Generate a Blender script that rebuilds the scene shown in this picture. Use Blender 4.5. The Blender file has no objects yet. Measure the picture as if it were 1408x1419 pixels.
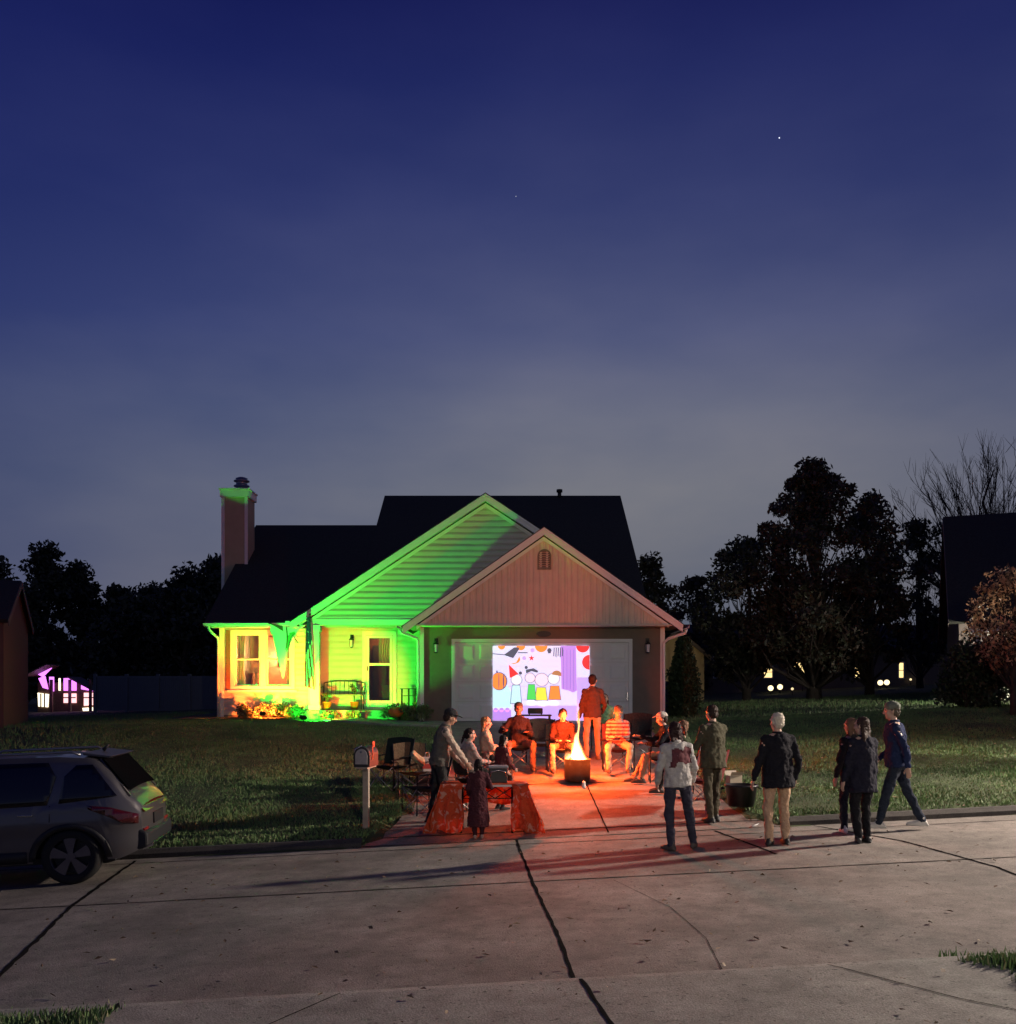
import bpy, bmesh, math, random
import numpy as np
from mathutils import Vector, Matrix, Euler
from mathutils.bvhtree import BVHTree

random.seed(7)
PI = math.pi
SC = bpy.context.scene
COL = SC.collection
F = 1355.0          # focal length in photo pixels
ZC = 2.2            # camera height
HOR = 960.0         # horizon row


def V(*a):
    return Vector(a)


def X_(px, Y):
    return (px - 704.0) * Y / F


def Z_(py, Y):
    return ZC - (py - HOR) * Y / F


# ------------------------------------------------------------------ mesh kit
class MB:
    """collects shapes; build() links them as ONE mesh object"""

    def __init__(self):
        self.v, self.f, self.m, self.s = [], [], [], []

    def add(self, vs, fs, mi=0, smooth=False):
        b = len(self.v)
        self.v.extend([tuple(p) for p in vs])
        for f in fs:
            self.f.append([i + b for i in f])
            self.m.append(mi)
            self.s.append(smooth)
        return self

    def box(self, lo, hi, mi=0):
        x0, y0, z0 = lo
        x1, y1, z1 = hi
        vs = [(x0, y0, z0), (x1, y0, z0), (x1, y1, z0), (x0, y1, z0), (x0, y0, z1), (x1, y0, z1), (x1, y1, z1), (x0, y1, z1)]
        return self.add(vs, [(0, 3, 2, 1), (4, 5, 6, 7), (0, 1, 5, 4), (1, 2, 6, 5), (2, 3, 7, 6), (3, 0, 4, 7)], mi)

    def bar(self, p0, p1, w, h, up=(0, 0, 1), mi=0):
        p0, p1 = Vector(p0), Vector(p1)
        d = (p1 - p0).normalized()
        s = d.cross(Vector(up))
        if s.length < 1e-4:
            s = d.cross(Vector((0, 1, 0)))
        s.normalize()
        u = s.cross(d).normalized()
        vs = []
        for p in (p0, p1):
            for a, b in ((-1, -1), (1, -1), (1, 1), (-1, 1)):
                vs.append(p + s * (a * w / 2) + u * (b * h / 2))
        return self.add(vs, [(0, 1, 2, 3), (7, 6, 5, 4), (0, 4, 5, 1), (1, 5, 6, 2), (2, 6, 7, 3), (3, 7, 4, 0)], mi)

    def tube(self, pts, rad, n=8, mi=0, cap=True, smooth=True):
        pts = [Vector(p) for p in pts]
        if not hasattr(rad, '__len__'):
            rad = [rad] * len(pts)
        vs, fs = [], []
        ref = None
        for i, p in enumerate(pts):
            a = pts[max(i - 1, 0)]
            b = pts[min(i + 1, len(pts) - 1)]
            d = (b - a).normalized()
            if ref is None:
                ref = Vector((0, 0, 1)) if abs(d.z) < .9 else Vector((1, 0, 0))
            s = d.cross(ref).normalized()
            u = s.cross(d).normalized()
            ref = u
            for k in range(n):
                t = 2 * PI * k / n
                vs.append(p + (s * math.cos(t) + u * math.sin(t)) * rad[i])
        for i in range(len(pts) - 1):
            for k in range(n):
                k2 = (k + 1) % n
                fs.append((i * n + k, i * n + k2, (i + 1) * n + k2, (i + 1) * n + k))
        if cap:
            fs.append(tuple(range(n - 1, -1, -1)))
            fs.append(tuple((len(pts) - 1) * n + k for k in range(n)))
        return self.add(vs, fs, mi, smooth)

    def cap(self, p0, p1, r0, r1, n=12, mi=0):
        """tapered capsule"""
        p0, p1 = Vector(p0), Vector(p1)
        d = p1 - p0
        L = d.length
        if L < 1e-6:
            d = Vector((0, 0, 1))
        d.normalize()
        pts, rad = [], []
        for a in (-80, -50, -20):
            t = math.radians(a)
            pts.append(p0 + d * (r0 * math.sin(t)))
            rad.append(r0 * math.cos(t))
        for a in (20, 50, 80):
            t = math.radians(a)
            pts.append(p1 + d * (r1 * math.sin(t)))
            rad.append(r1 * math.cos(t))
        return self.tube(pts, rad, n, mi)

    def ell(self, c, ax, r, nu=16, nv=10, mi=0):
        """ellipsoid; ax = 3 axes, r = 3 radii"""
        c = Vector(c)
        ax = [Vector(a) for a in ax]
        vs, fs = [], []
        for j in range(1, nv):
            t = PI * j / nv
            for i in range(nu):
                p = 2 * PI * i / nu
                vs.append(c + ax[0] * (r[0] * math.sin(t) * math.cos(p)) + ax[1] * (r[1] * math.sin(t) * math.sin(p)) + ax[2] * (r[2] * math.cos(t)))
        for j in range(nv - 2):
            for i in range(nu):
                i2 = (i + 1) % nu
                fs.append((j * nu + i, (j + 1) * nu + i, (j + 1) * nu + i2, j * nu + i2))
        vs.append(c + ax[2] * r[2])
        vs.append(c - ax[2] * r[2])
        T, B = len(vs) - 2, len(vs) - 1
        for i in range(nu):
            i2 = (i + 1) % nu
            fs.append((T, i, i2))
            o = (nv - 2) * nu
            fs.append((B, o + i2, o + i))
        return self.add(vs, fs, mi, True)

    def loft(self, rings, mi=0, n=20):
        """rings: (centre, side axis, depth axis, a, b)"""
        vs, fs = [], []
        for c, s, d, a, b in rings:
            for k in range(n):
                t = 2 * PI * k / n
                vs.append(Vector(c) + Vector(s) * (a * math.cos(t)) + Vector(d) * (b * math.sin(t)))
        for i in range(len(rings) - 1):
            for k in range(n):
                k2 = (k + 1) % n
                fs.append((i * n + k, i * n + k2, (i + 1) * n + k2, (i + 1) * n + k))
        fs.append(tuple(range(n - 1, -1, -1)))
        fs.append(tuple((len(rings) - 1) * n + k for k in range(n)))
        return self.add(vs, fs, mi, True)

    def lathe(self, c, prof, n=24, mi=0, smooth=True):
        """prof: (radius, z) from bottom to top round the vertical axis through c"""
        cx, cy, cz = c
        vs, fs = [], []
        for r, z in prof:
            for k in range(n):
                t = 2 * PI * k / n
                vs.append((cx + r * math.cos(t), cy + r * math.sin(t), cz + z))
        for i in range(len(prof) - 1):
            for k in range(n):
                k2 = (k + 1) % n
                fs.append((i * n + k, i * n + k2, (i + 1) * n + k2, (i + 1) * n + k))
        fs.append(tuple(range(n - 1, -1, -1)))
        fs.append(tuple((len(prof) - 1) * n + k for k in range(n)))
        return self.add(vs, fs, mi, smooth)

    def prism(self, poly, fn, d0, d1, mi=0):
        """extrude a 2D polygon; fn(u, v, d) -> point"""
        n = len(poly)
        vs = [fn(u, v, d0) for u, v in poly] + [fn(u, v, d1) for u, v in poly]
        fs = [tuple(range(n - 1, -1, -1)), tuple(range(n, 2 * n))]
        for i in range(n):
            j = (i + 1) % n
            fs.append((i, j, n + j, n + i))
        return self.add(vs, fs, mi)

    def grid(self, nu, nv, fn, mi=0, smooth=True):
        vs = [fn(i / nu, j / nv) for j in range(nv + 1) for i in range(nu + 1)]
        fs = []
        for j in range(nv):
            for i in range(nu):
                a = j * (nu + 1) + i
                fs.append((a, a + 1, a + nu + 2, a + nu + 1))
        return self.add(vs, fs, mi, smooth)

    def mesh(self, name, mats=()):
        me = bpy.data.meshes.new(name)
        me.from_pydata(self.v, [], self.f)
        for m in mats:
            me.materials.append(m)
        me.polygons.foreach_set('material_index', self.m)
        me.polygons.foreach_set('use_smooth', self.s)
        bm = bmesh.new()
        bm.from_mesh(me)
        bmesh.ops.recalc_face_normals(bm, faces=bm.faces)
        bm.to_mesh(me)
        bm.free()
        me.update()
        return me

    def build(self, name, mats, parent=None, bevel=0.0, loc=None):
        if not isinstance(mats, (list, tuple)):
            mats = [mats]
        o = bpy.data.objects.new(name, self.mesh(name, mats))
        COL.objects.link(o)
        if parent is not None:
            o.parent = parent
        if loc is not None:
            o.location = loc
        if bevel:
            b = o.modifiers.new('bevel', 'BEVEL')
            b.width = bevel
            b.segments = 2
            b.limit_method = 'ANGLE'
            b.angle_limit = math.radians(40)
        return o


def tag(o, label=None, cat=None, group=None, kind=None):
    if label:
        o['label'] = label
    if cat:
        o['category'] = cat
    if group:
        o['group'] = group
    if kind:
        o['kind'] = kind
    return o


def thing(name, loc, label, cat, group=None, rz=0.0):
    o = bpy.data.objects.new(name, None)
    o.empty_display_size = .1
    COL.objects.link(o)
    o.location = loc
    o.rotation_euler = (0, 0, rz)
    return tag(o, label, cat, group)


# ------------------------------------------------------------------ materials
def mat(name, col, rough=.7, metal=0.0, var=.15, scale=8.0, bump=0.0, bscale=60.0, spec=.5, coat=0.0, detail=4.0):
    m = bpy.data.materials.new(name)
    m.use_nodes = True
    nt = m.node_tree
    b = nt.nodes['Principled BSDF']
    b.inputs['Roughness'].default_value = rough
    b.inputs['Metallic'].default_value = metal
    b.inputs['Specular IOR Level'].default_value = spec
    b.inputs['Coat Weight'].default_value = coat
    tc = nt.nodes.new('ShaderNodeTexCoord')
    if var:
        n = nt.nodes.new('ShaderNodeTexNoise')
        n.inputs['Scale'].default_value = scale
        n.inputs['Detail'].default_value = detail
        n.inputs['Roughness'].default_value = .6
        nt.links.new(tc.outputs['Object'], n.inputs['Vector'])
        r = nt.nodes.new('ShaderNodeValToRGB')
        r.color_ramp.elements[0].position = .25
        r.color_ramp.elements[1].position = .75
        r.color_ramp.elements[0].color = [c * (1 - var) for c in col] + [1]
        r.color_ramp.elements[1].color = [min(1, c * (1 + var)) for c in col] + [1]
        nt.links.new(n.outputs['Fac'], r.inputs['Fac'])
        nt.links.new(r.outputs['Color'], b.inputs['Base Color'])
    else:
        b.inputs['Base Color'].default_value = list(col) + [1]
    if bump:
        n2 = nt.nodes.new('ShaderNodeTexNoise')
        n2.inputs['Scale'].default_value = bscale
        n2.inputs['Detail'].default_value = 5
        nt.links.new(tc.outputs['Object'], n2.inputs['Vector'])
        bp = nt.nodes.new('ShaderNodeBump')
        bp.inputs['Strength'].default_value = bump
        bp.inputs['Distance'].default_value = .02
        nt.links.new(n2.outputs['Fac'], bp.inputs['Height'])
        nt.links.new(bp.outputs['Normal'], b.inputs['Normal'])
    return m


def emat(name, col, st):
    m = bpy.data.materials.new(name)
    m.use_nodes = True
    b = m.node_tree.nodes['Principled BSDF']
    b.inputs['Base Color'].default_value = list(col) + [1]
    b.inputs['Emission Color'].default_value = list(col) + [1]
    b.inputs['Emission Strength'].default_value = st
    b.inputs['Roughness'].default_value = .8
    return m


def glass(name, tint=(.9, .9, .9), fac=.25):
    m = bpy.data.materials.new(name)
    m.use_nodes = True
    nt = m.node_tree
    out = nt.nodes['Material Output']
    nt.nodes.remove(nt.nodes['Principled BSDF'])
    t = nt.nodes.new('ShaderNodeBsdfTransparent')
    t.inputs['Color'].default_value = list(tint) + [1]
    g = nt.nodes.new('ShaderNodeBsdfGlossy')
    g.inputs['Roughness'].default_value = .03
    mx = nt.nodes.new('ShaderNodeMixShader')
    mx.inputs['Fac'].default_value = fac
    nt.links.new(t.outputs[0], mx.inputs[1])
    nt.links.new(g.outputs[0], mx.inputs[2])
    nt.links.new(mx.outputs[0], out.inputs['Surface'])
    return m


def concrete(name, col, stain=.35):
    m = bpy.data.materials.new(name)
    m.use_nodes = True
    nt = m.node_tree
    b = nt.nodes['Principled BSDF']
    b.inputs['Roughness'].default_value = .85
    tc = nt.nodes.new('ShaderNodeTexCoord')

    def noise(s, d, r=.6):
        n = nt.nodes.new('ShaderNodeTexNoise')
        n.inputs['Scale'].default_value = s
        n.inputs['Detail'].default_value = d
        n.inputs['Roughness'].default_value = r
        nt.links.new(tc.outputs['Object'], n.inputs['Vector'])
        return n
    big, mid, fine = noise(.55, 5), noise(3.5, 6, .7), noise(70, 3)
    sp = noise(22, 2)
    r1 = nt.nodes.new('ShaderNodeValToRGB')
    r1.color_ramp.elements[0].position = .3
    r1.color_ramp.elements[1].position = .7
    r1.color_ramp.elements[0].color = [c * (1 - stain) for c in col] + [1]
    r1.color_ramp.elements[1].color = [c * (1 + stain * .5) for c in col] + [1]
    nt.links.new(big.outputs['Fac'], r1.inputs['Fac'])
    last = r1.outputs['Color']
    for src, lo, hi, p0, p1 in ((mid, .62, 1.15, .3, .7), (fine, .62, 1.2, .3, .7), (sp, .30, 1.0, .27, .38)):
        r = nt.nodes.new('ShaderNodeValToRGB')
        r.color_ramp.elements[0].position = p0
        r.color_ramp.elements[1].position = p1
        r.color_ramp.elements[0].color = (lo, lo, lo, 1)
        r.color_ramp.elements[1].color = (hi, hi, hi, 1)
        nt.links.new(src.outputs['Fac'], r.inputs['Fac'])
        mx = nt.nodes.new('ShaderNodeMixRGB')
        mx.blend_type = 'MULTIPLY'
        mx.inputs['Fac'].default_value = 1
        nt.links.new(last, mx.inputs[1])
        nt.links.new(r.outputs['Color'], mx.inputs[2])
        last = mx.outputs['Color']
    nt.links.new(last, b.inputs['Base Color'])
    bp = nt.nodes.new('ShaderNodeBump')
    bp.inputs['Strength'].default_value = .5
    bp.inputs['Distance'].default_value = .01
    nt.links.new(fine.outputs['Fac'], bp.inputs['Height'])
    nt.links.new(bp.outputs['Normal'], b.inputs['Normal'])
    return m


M = {}
M['road'] = concrete('road_concrete', (.30, .262, .23), .5)
M['drive'] = concrete('driveway_concrete', (.35, .30, .26), .3)
M['walk'] = concrete('walk_concrete', (.34, .32, .28), .2)
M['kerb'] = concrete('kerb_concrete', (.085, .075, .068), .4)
M['tar'] = mat('joint_tar', (.022, .02, .019), 1.0, var=.3, scale=20, spec=.0)
M['soil'] = mat('lawn_soil', (.06, .08, .03), .95, var=.5, scale=3.0, bump=1.0, bscale=45)
M['blade'] = mat('grass_blade', (.135, .235, .075), .6, var=.45, scale=1.2)
M['blade_dry'] = mat('grass_blade_dry', (.23, .22, .11), .7, var=.4, scale=2)
M['siding'] = mat('vinyl_siding', (.62, .58, .48), .55, var=.05, scale=2, bump=.12, bscale=90)
M['batten'] = mat('batten_siding', (.74, .62, .46), .6, var=.08, scale=3, bump=.15, bscale=60)
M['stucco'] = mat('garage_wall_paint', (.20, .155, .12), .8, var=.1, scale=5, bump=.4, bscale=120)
M['trim'] = mat('white_trim', (.78, .77, .73), .5, var=.04, scale=4)
M['shingle'] = mat('roof_shingle', (.036, .037, .028), .9, var=.45, scale=18, bump=.8, bscale=30)
M['gdoor'] = mat('garage_door_paint', (.78, .76, .72), .5, var=.04, scale=3)
M['tan'] = mat('chimney_siding', (.42, .37, .24), .7, var=.08, scale=3, bump=.1)
M['black'] = mat('black_metal', (.015, .015, .017), .45, .3, var=.1)
M['darkwood'] = mat('dark_wood', (.10, .055, .03), .6, var=.4, scale=14, bump=.2)
M['wood'] = mat('pale_wood', (.42, .34, .26), .7, var=.2, scale=9, bump=.2)
M['bark'] = mat('tree_bark', (.045, .035, .028), .95, var=.4, scale=10, bump=1.0, bscale=25)
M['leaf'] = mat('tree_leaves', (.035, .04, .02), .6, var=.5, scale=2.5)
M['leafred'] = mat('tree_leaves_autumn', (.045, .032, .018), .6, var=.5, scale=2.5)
M['leaforange'] = mat('tree_leaves_orange', (.58, .38, .23), .6, var=.4, scale=3)
M['conifer'] = mat('conifer_leaves', (.03, .055, .022), .7, var=.5, scale=4)
M['shrub'] = mat('shrub_leaves', (.12, .16, .06), .6, var=.5, scale=5)
M['mulch'] = mat('bed_mulch', (.10, .06, .04), .95, var=.6, scale=22, bump=1, bscale=40)
M['chrome'] = mat('bright_metal', (.6, .6, .62), .2, 1.0, var=.05)
M['steel'] = mat('grey_steel', (.35, .35, .36), .35, .9, var=.08)
M['orangecloth'] = mat('orange_cloth', (.75, .16, .05), .8, var=.12, scale=6, bump=.2)
M['pumpkin'] = mat('pumpkin_skin', (.72, .20, .03), .5, var=.2, scale=5)
M['rubber'] = mat('tyre_rubber', (.012, .012, .012), .8, var=.2)
M['glass'] = glass('window_glass', (.82, .82, .80), .08)
M['darkglass'] = mat('tinted_glass', (.004, .004, .006), .05, var=0, spec=.6)
M['warmlit'] = emat('lit_window_warm', (1.0, .72, .30), 1.6)
M['plastic'] = mat('white_plastic', (.75, .75, .74), .4, var=.03)


def siding_mb(mb, xl, xr, z0, z1, Y, pitch=.16, proud=.022, mi=0):
    """horizontal lap siding facing -Y; xl/xr are functions of z"""
    n = int(math.ceil((z1 - z0) / pitch))
    for i in range(n):
        a = z0 + i * pitch
        b = min(a + pitch, z1)
        la, ra, lb, rb = xl(a), xr(a), xl(b), xr(b)
        if ra - la < .01:
            continue
        if rb < lb:
            lb = rb = (lb + rb) / 2
        k = a + (b - a) * .56
        lk, rk = la + (lb - la) * .56, ra + (rb - ra) * .56
        mb.add([(la, Y - proud, a), (ra, Y - proud, a), (rk, Y - proud, k), (lk, Y - proud, k), (rb, Y, b), (lb, Y, b), (la, Y, a), (ra, Y, a)], [(0, 1, 2, 3), (3, 2, 4, 5), (6, 7, 1, 0)], mi)
# ------------------------------------------------------------------ terrain
def sm(t):
    t = max(0.0, min(1.0, t))
    return t * t * (3 - 2 * t)


def rr(X, Y):
    return Y - .049 * max(-40, min(60, X))


def zr(X):
    return .02 + .043 * max(-30.0, min(40.0, X))


R0, R1 = 7.2, 14.4


def hp(X):
    return 1.4 + .045 * max(0.0, min(30.0, X - 5)) - .03 * max(0.0, min(25.0, -9.5 - X))


def D(X, Y):
    """driveway / base surface"""
    r = rr(X, Y)
    if r < R0:
        return zr(X) + .012 * (R0 - r)
    if r < R1:
        return zr(X)
    t = min(1.0, (r - R1) / 11.4)
    z = zr(X) * (1 - t) + hp(X) * t
    if Y > 26:
        z += .018 * min(Y - 26, 40) + .01 * max(0, min(Y - 66, 200))
    return z


def G(X, Y):
    """lawn surface (with the kerb step)"""
    r = rr(X, Y)
    z = D(X, Y)
    if r > R1:
        t = min(1.0, (r - R1) / 11.4)
        z += .12 * (1 - t) * sm((r - R1) / .3)
    elif r < R0:
        z += .075 * sm((R0 - r) / .3)
    return z


DX0, DX1 = -1.75, 3.62     # driveway edges


def drive_edges(Y):
    f = max(0.0, 1 - (Y - 14.5) / 1.5)
    return DX0 - .35 * f * f, DX1 + .55 * f * f


def paved(X, Y, pad=0.0):
    r = rr(X, Y)
    if R0 - pad < r < R1 + .02 + pad:
        return True
    a, b = drive_edges(Y)
    if r >= R1 and Y < 26.7 + pad and a - pad < X < b + pad:
        return True
    if r <= R0 and near_apron(X, Y, pad):
        return True
    return False


def near_apron(X, Y, pad=0.0):
    return Y > 1.0 and -2.75 - pad < X < 3.50 + .10 * math.sin(3.1 * Y) + .05 * math.sin(9.3 * Y + 1) + pad


def frange(a, b, s):
    n = int(round((b - a) / s))
    return [a + (b - a) * i / n for i in range(n + 1)]


xs = [-260, -180, -120, -80, -60, -45, -35, -28, -22, -18] + frange(-15, 15, .3) + [17, 20, 24, 28, 35, 45, 60, 80, 120, 180, 260]
ys = [-40, -25, -12, -6, -2, 0, 2] + frange(3, 27, .3) + [28, 29, 30, 32, 34, 37, 40, 44, 50, 60, 70, 90, 120, 180, 260, 420]
vs = []
for y in ys:
    for x in xs:
        z = G(x, y)
        if paved(x, y, .05):
            z = D(x, y) - .03 if rr(x, y) > R0 else zr(x) + .045
        z += .02 * math.sin(x * 1.7 + y) * math.sin(y * 1.3 - x * .6) * (0 if paved(x, y, .6) else 1)
        vs.append((x, y, z))
nx = len(xs)
mb = MB()
mb.add(vs, [(j * nx + i, j * nx + i + 1, (j + 1) * nx + i + 1, (j + 1) * nx + i) for j in range(len(ys) - 1) for i in range(nx - 1)], 0, True)
tag(mb.build('ground', M['soil']), kind='structure')


def sheet(name, m, x0, x1, r0, r1, fn, dx=.5, dr=.3, lift=0.0, edges=None, thick=0.0):
    us, rs = frange(x0, x1, dx), frange(r0, r1, dr)
    mb = MB()
    vs = []
    for r in rs:
        for x in us:
            xx = x
            if edges:
                yy = r
                a, b = edges(yy)
                xx = a + (b - a) * (x - x0) / (x1 - x0)
            else:
                yy = r + .049 * xx
            vs.append((xx, yy, fn(xx, yy) + lift))
    n = len(us)
    mb.add(vs, [(j * n + i, j * n + i + 1, (j + 1) * n + i + 1, (j + 1) * n + i) for j in range(len(rs) - 1) for i in range(n - 1)], 0, True)
    return tag(mb.build(name, m), kind='structure')


sheet('road', M['road'], -60, 60, R0 - .02, R1 + .05, D, 1.0, .4)
# driveway runs from the gutter to the garage door
mb = MB()
ny = 40
for j in range(ny + 1):
    pass
yl = [14.35 + (26.62 - 14.35) * j / ny for j in range(ny + 1)]
vs = []
for j, y in enumerate(yl):
    a, b = drive_edges(y)
    for i in range(13):
        x = a + (b - a) * i / 12
        yy = max(y, R1 + .02 + .049 * x)
        vs.append((x, yy, D(x, yy) + .012))
mb.add(vs, [(j * 13 + i, j * 13 + i + 1, (j + 1) * 13 + i + 1, (j + 1) * 13 + i) for j in range(ny) for i in range(12)], 0, True)
tag(mb.build('driveway', M['drive']), kind='structure')

# opposite apron at the photographer's feet: slab raised behind a rolled kerb
mb = MB()
prof = [(R0 + .03, .0), (R0 - .01, .045), (R0 - .06, .07), (R0 - .16, .08), (R0 - 1.2, .085), (R0 - 3.5, .12), (R0 - 6.0, .16)]
xsn = frange(-2.75, 3.58, .3)
vs = []
for r, h in prof:
    for x in xsn:
        y = r + .049 * x
        vs.append((x, y, zr(x) + h))
n = len(xsn)
mb.add(vs, [(j * n + i, j * n + i + 1, (j + 1) * n + i + 1, (j + 1) * n + i) for j in range(len(prof) - 1) for i in range(n - 1)], 0, False)
tag(mb.build('near_pavement', M['walk']), kind='structure')


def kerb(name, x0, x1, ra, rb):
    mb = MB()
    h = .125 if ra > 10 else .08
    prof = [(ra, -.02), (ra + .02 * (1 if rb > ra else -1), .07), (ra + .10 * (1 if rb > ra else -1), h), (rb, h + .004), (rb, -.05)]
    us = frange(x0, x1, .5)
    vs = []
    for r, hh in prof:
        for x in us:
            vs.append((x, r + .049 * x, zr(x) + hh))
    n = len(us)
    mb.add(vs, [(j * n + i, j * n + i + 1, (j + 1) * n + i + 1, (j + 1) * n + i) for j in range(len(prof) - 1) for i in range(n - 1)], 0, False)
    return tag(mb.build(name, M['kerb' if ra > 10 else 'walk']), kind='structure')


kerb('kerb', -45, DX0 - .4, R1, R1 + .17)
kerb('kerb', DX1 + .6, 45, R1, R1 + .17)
kerb('kerb', -45, -2.8, R0, R0 - .28)
kerb('kerb', 3.62, 45, R0, R0 - .28)


def joint(name, pts, w, fn, lift=.004, jit=.25, m='tar'):
    """a sealed joint or crack, a thin sheet lying on the concrete"""
    pts = [Vector((p[0], p[1], 0)) for p in pts]
    out = []
    for a, b in zip(pts[:-1], pts[1:]):
        k = max(2, int((b - a).length / .12))
        for i in range(k):
            out.append(a.lerp(b, i / k))
    out.append(pts[-1])
    vs = []
    for i, p in enumerate(out):
        d = (out[min(i + 1, len(out) - 1)] - out[max(i - 1, 0)]).normalized()
        s = Vector((-d.y, d.x, 0))
        ww = w * (1 + jit * random.uniform(-1, 1)) / 2
        q = p + s * random.uniform(-1, 1) * w * .16
        for e in (-1, 1):
            c = q + s * e * ww
            vs.append((c.x, c.y, fn(c.x, c.y) + lift))
    fs = [(2 * i, 2 * i + 2, 2 * i + 3, 2 * i + 1) for i in range(len(out) - 1)]
    return tag(MB().add(vs, fs).build(name, M[m]), kind='structure')


joint('road_joint', [(-30, 11.15 - 1.47), (0, 11.2), (6, 11.45), (30, 12.6)], .032, D)
joint('road_joint', [(.12, 14.42), (.28, 11.2), (.45, 8.6), (.50, 7.24)], .036, D)
joint('road_joint', [(-5.35, 14.1), (-4.9, 11.0), (-4.25, 8.2), (-4.05, 7.05)], .05, D)
joint('road_joint', [(4.55, 14.6), (5.2, 12.9), (5.45, 10.9), (5.3, 7.5)], .042, D)
joint('road_joint', [(3.05, 14.55), (3.3, 12.9), (3.38, 12.3)], .05, D)
joint('gutter_joint', [(-12, R0 + .06 - .59), (0, R0 + .05), (8, R0 + .06 + .39)], .035, D, .012, .6)
joint('road_crack', [(1.2, 11.1), (1.6, 9.6), (1.7, 8.4), (1.62, 7.3)], .006, D)
joint('road_joint', [(-20, R1 - .5 - .98), (-2, R1 - .45), (4, R1 - .3), (20, R1 - .45 + .98)], .03, D)


def Dn(x, y):
    r = R0 - rr(x, y)
    for (ra, ha), (rb, hb_) in zip(prof[:-1], prof[1:]):
        a, b = R0 - ra, R0 - rb
        if r <= b:
            return zr(x) + ha + (hb_ - ha) * max(0, (r - a)) / (b - a)
    return zr(x) + prof[-1][1]


joint('pavement_joint', [(.53, 7.10), (.63, 6.2), (.85, 4.2)], .03, Dn, .005)
joint('pavement_joint', [(2.35, 7.2), (2.9, 6.3), (3.25, 5.9)], .012, Dn, .005)
joint('pavement_joint', [(-1.2, 7.0), (-1.6, 6.3)], .012, Dn, .005)
Dd = lambda x, y: D(x, y) + .012
joint('driveway_joint', [(1.5, 14.6), (1.45, 17.9), (1.2, 22), (1.0, 26.5)], .024, Dd)
joint('driveway_joint', [(-1.7, 18.1), (3.6, 18.25)], .03, Dd)
joint('driveway_joint', [(-1.7, 22.3), (3.6, 22.35)], .025, Dd)
joint('driveway_joint', [(-1.9, 14.75), (3.9, 15.0)], .035, Dd)

# front walk from the porch to the driveway
path = [(-4.6, 27.85), (-4.55, 27.0), (-3.9, 26.2), (-2.9, 25.7), (-1.6, 25.5)]
mb = MB()
vs = []
pp = []
for a, b in zip(path[:-1], path[1:]):
    for i in range(6):
        pp.append(Vector(a + (0,)).lerp(Vector(b + (0,)), i / 6))
pp.append(Vector(path[-1] + (0,)))
for i, p in enumerate(pp):
    d = (pp[min(i + 1, len(pp) - 1)] - pp[max(i - 1, 0)]).normalized()
    s = Vector((-d.y, d.x, 0)) * .55
    for e in (-1, 1):
        c = p + s * e
        vs.append((c.x, c.y, G(c.x, c.y) + .05))
for i in range(len(pp)):
    for e in (0, 1):
        x, y, z = vs[2 * i + e]
        vs.append((x, y, z - .12))
n = len(pp)
fs = [(2 * i, 2 * i + 2, 2 * i + 3, 2 * i + 1) for i in range(n - 1)]
fs += [(2 * i, 2 * n + 2 * i, 2 * n + 2 * i + 2, 2 * i + 2) for i in range(n - 1)] + [(2 * i + 1, 2 * n + 2 * i + 1, 2 * n + 2 * i + 3, 2 * i + 3) for i in range(n - 1)]
tag(MB().add(vs, fs).build('front_walk', M['walk']), kind='structure')


def on_walk(x, y):
    return any((Vector((x, y, 0)) - p).length < .6 for p in pp)


# grass blades (nobody could count them)
def blades(name, areas, mats):
    rng = np.random.default_rng(3)
    P = []
    for x0, x1, y0, y1, n, hmax in areas:
        for x, y in zip(rng.uniform(x0, x1, n), rng.uniform(y0, y1, n)):
            if paved(x, y, .03 - (.22 if y < 8 else .10) * rng.random() ** 2) or (R1 - .1 < rr(x, y) < R1 + .10) or (R0 - .12 < rr(x, y) < R0 + .1) or on_walk(x, y):
                continue
            if -9.1 < x < 4.6 and y > 27.6:
                continue
            P.append((x, y, G(x, y), hmax))
    P = np.array(P)
    n = len(P)
    ang = rng.uniform(0, 2 * PI, n)
    h = P[:, 3] * rng.uniform(.5, 1.15, n) * (1 + .18 * np.sin(P[:, 0] * 2.1) * np.sin(P[:, 1] * 1.7 + P[:, 0]))
    w = rng.uniform(.007, .015, n)
    lean = rng.uniform(0, .045, n)
    la = rng.uniform(0, 2 * PI, n)
    vs = np.empty((n, 3, 3))
    vs[:, 0] = np.stack([P[:, 0] - np.cos(ang) * w, P[:, 1] - np.sin(ang) * w, P[:, 2] - .015], 1)
    vs[:, 1] = np.stack([P[:, 0] + np.cos(ang) * w, P[:, 1] + np.sin(ang) * w, P[:, 2] - .015], 1)
    vs[:, 2] = np.stack([P[:, 0] + np.cos(la) * lean, P[:, 1] + np.sin(la) * lean, P[:, 2] + h], 1)
    me = bpy.data.meshes.new(name)
    me.vertices.add(3 * n)
    me.vertices.foreach_set('co', vs.reshape(-1))
    me.loops.add(3 * n)
    me.loops.foreach_set('vertex_index', np.arange(3 * n))
    me.polygons.add(n)
    me.polygons.foreach_set('loop_start', np.arange(n) * 3)
    me.polygons.foreach_set('loop_total', np.full(n, 3))
    for m in mats:
        me.materials.append(m)
    me.polygons.foreach_set('material_index', (rng.random(n) < .16).astype(np.int32))
    me.update()
    me.validate()
    o = bpy.data.objects.new(name, me)
    COL.objects.link(o)
    return o


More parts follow.
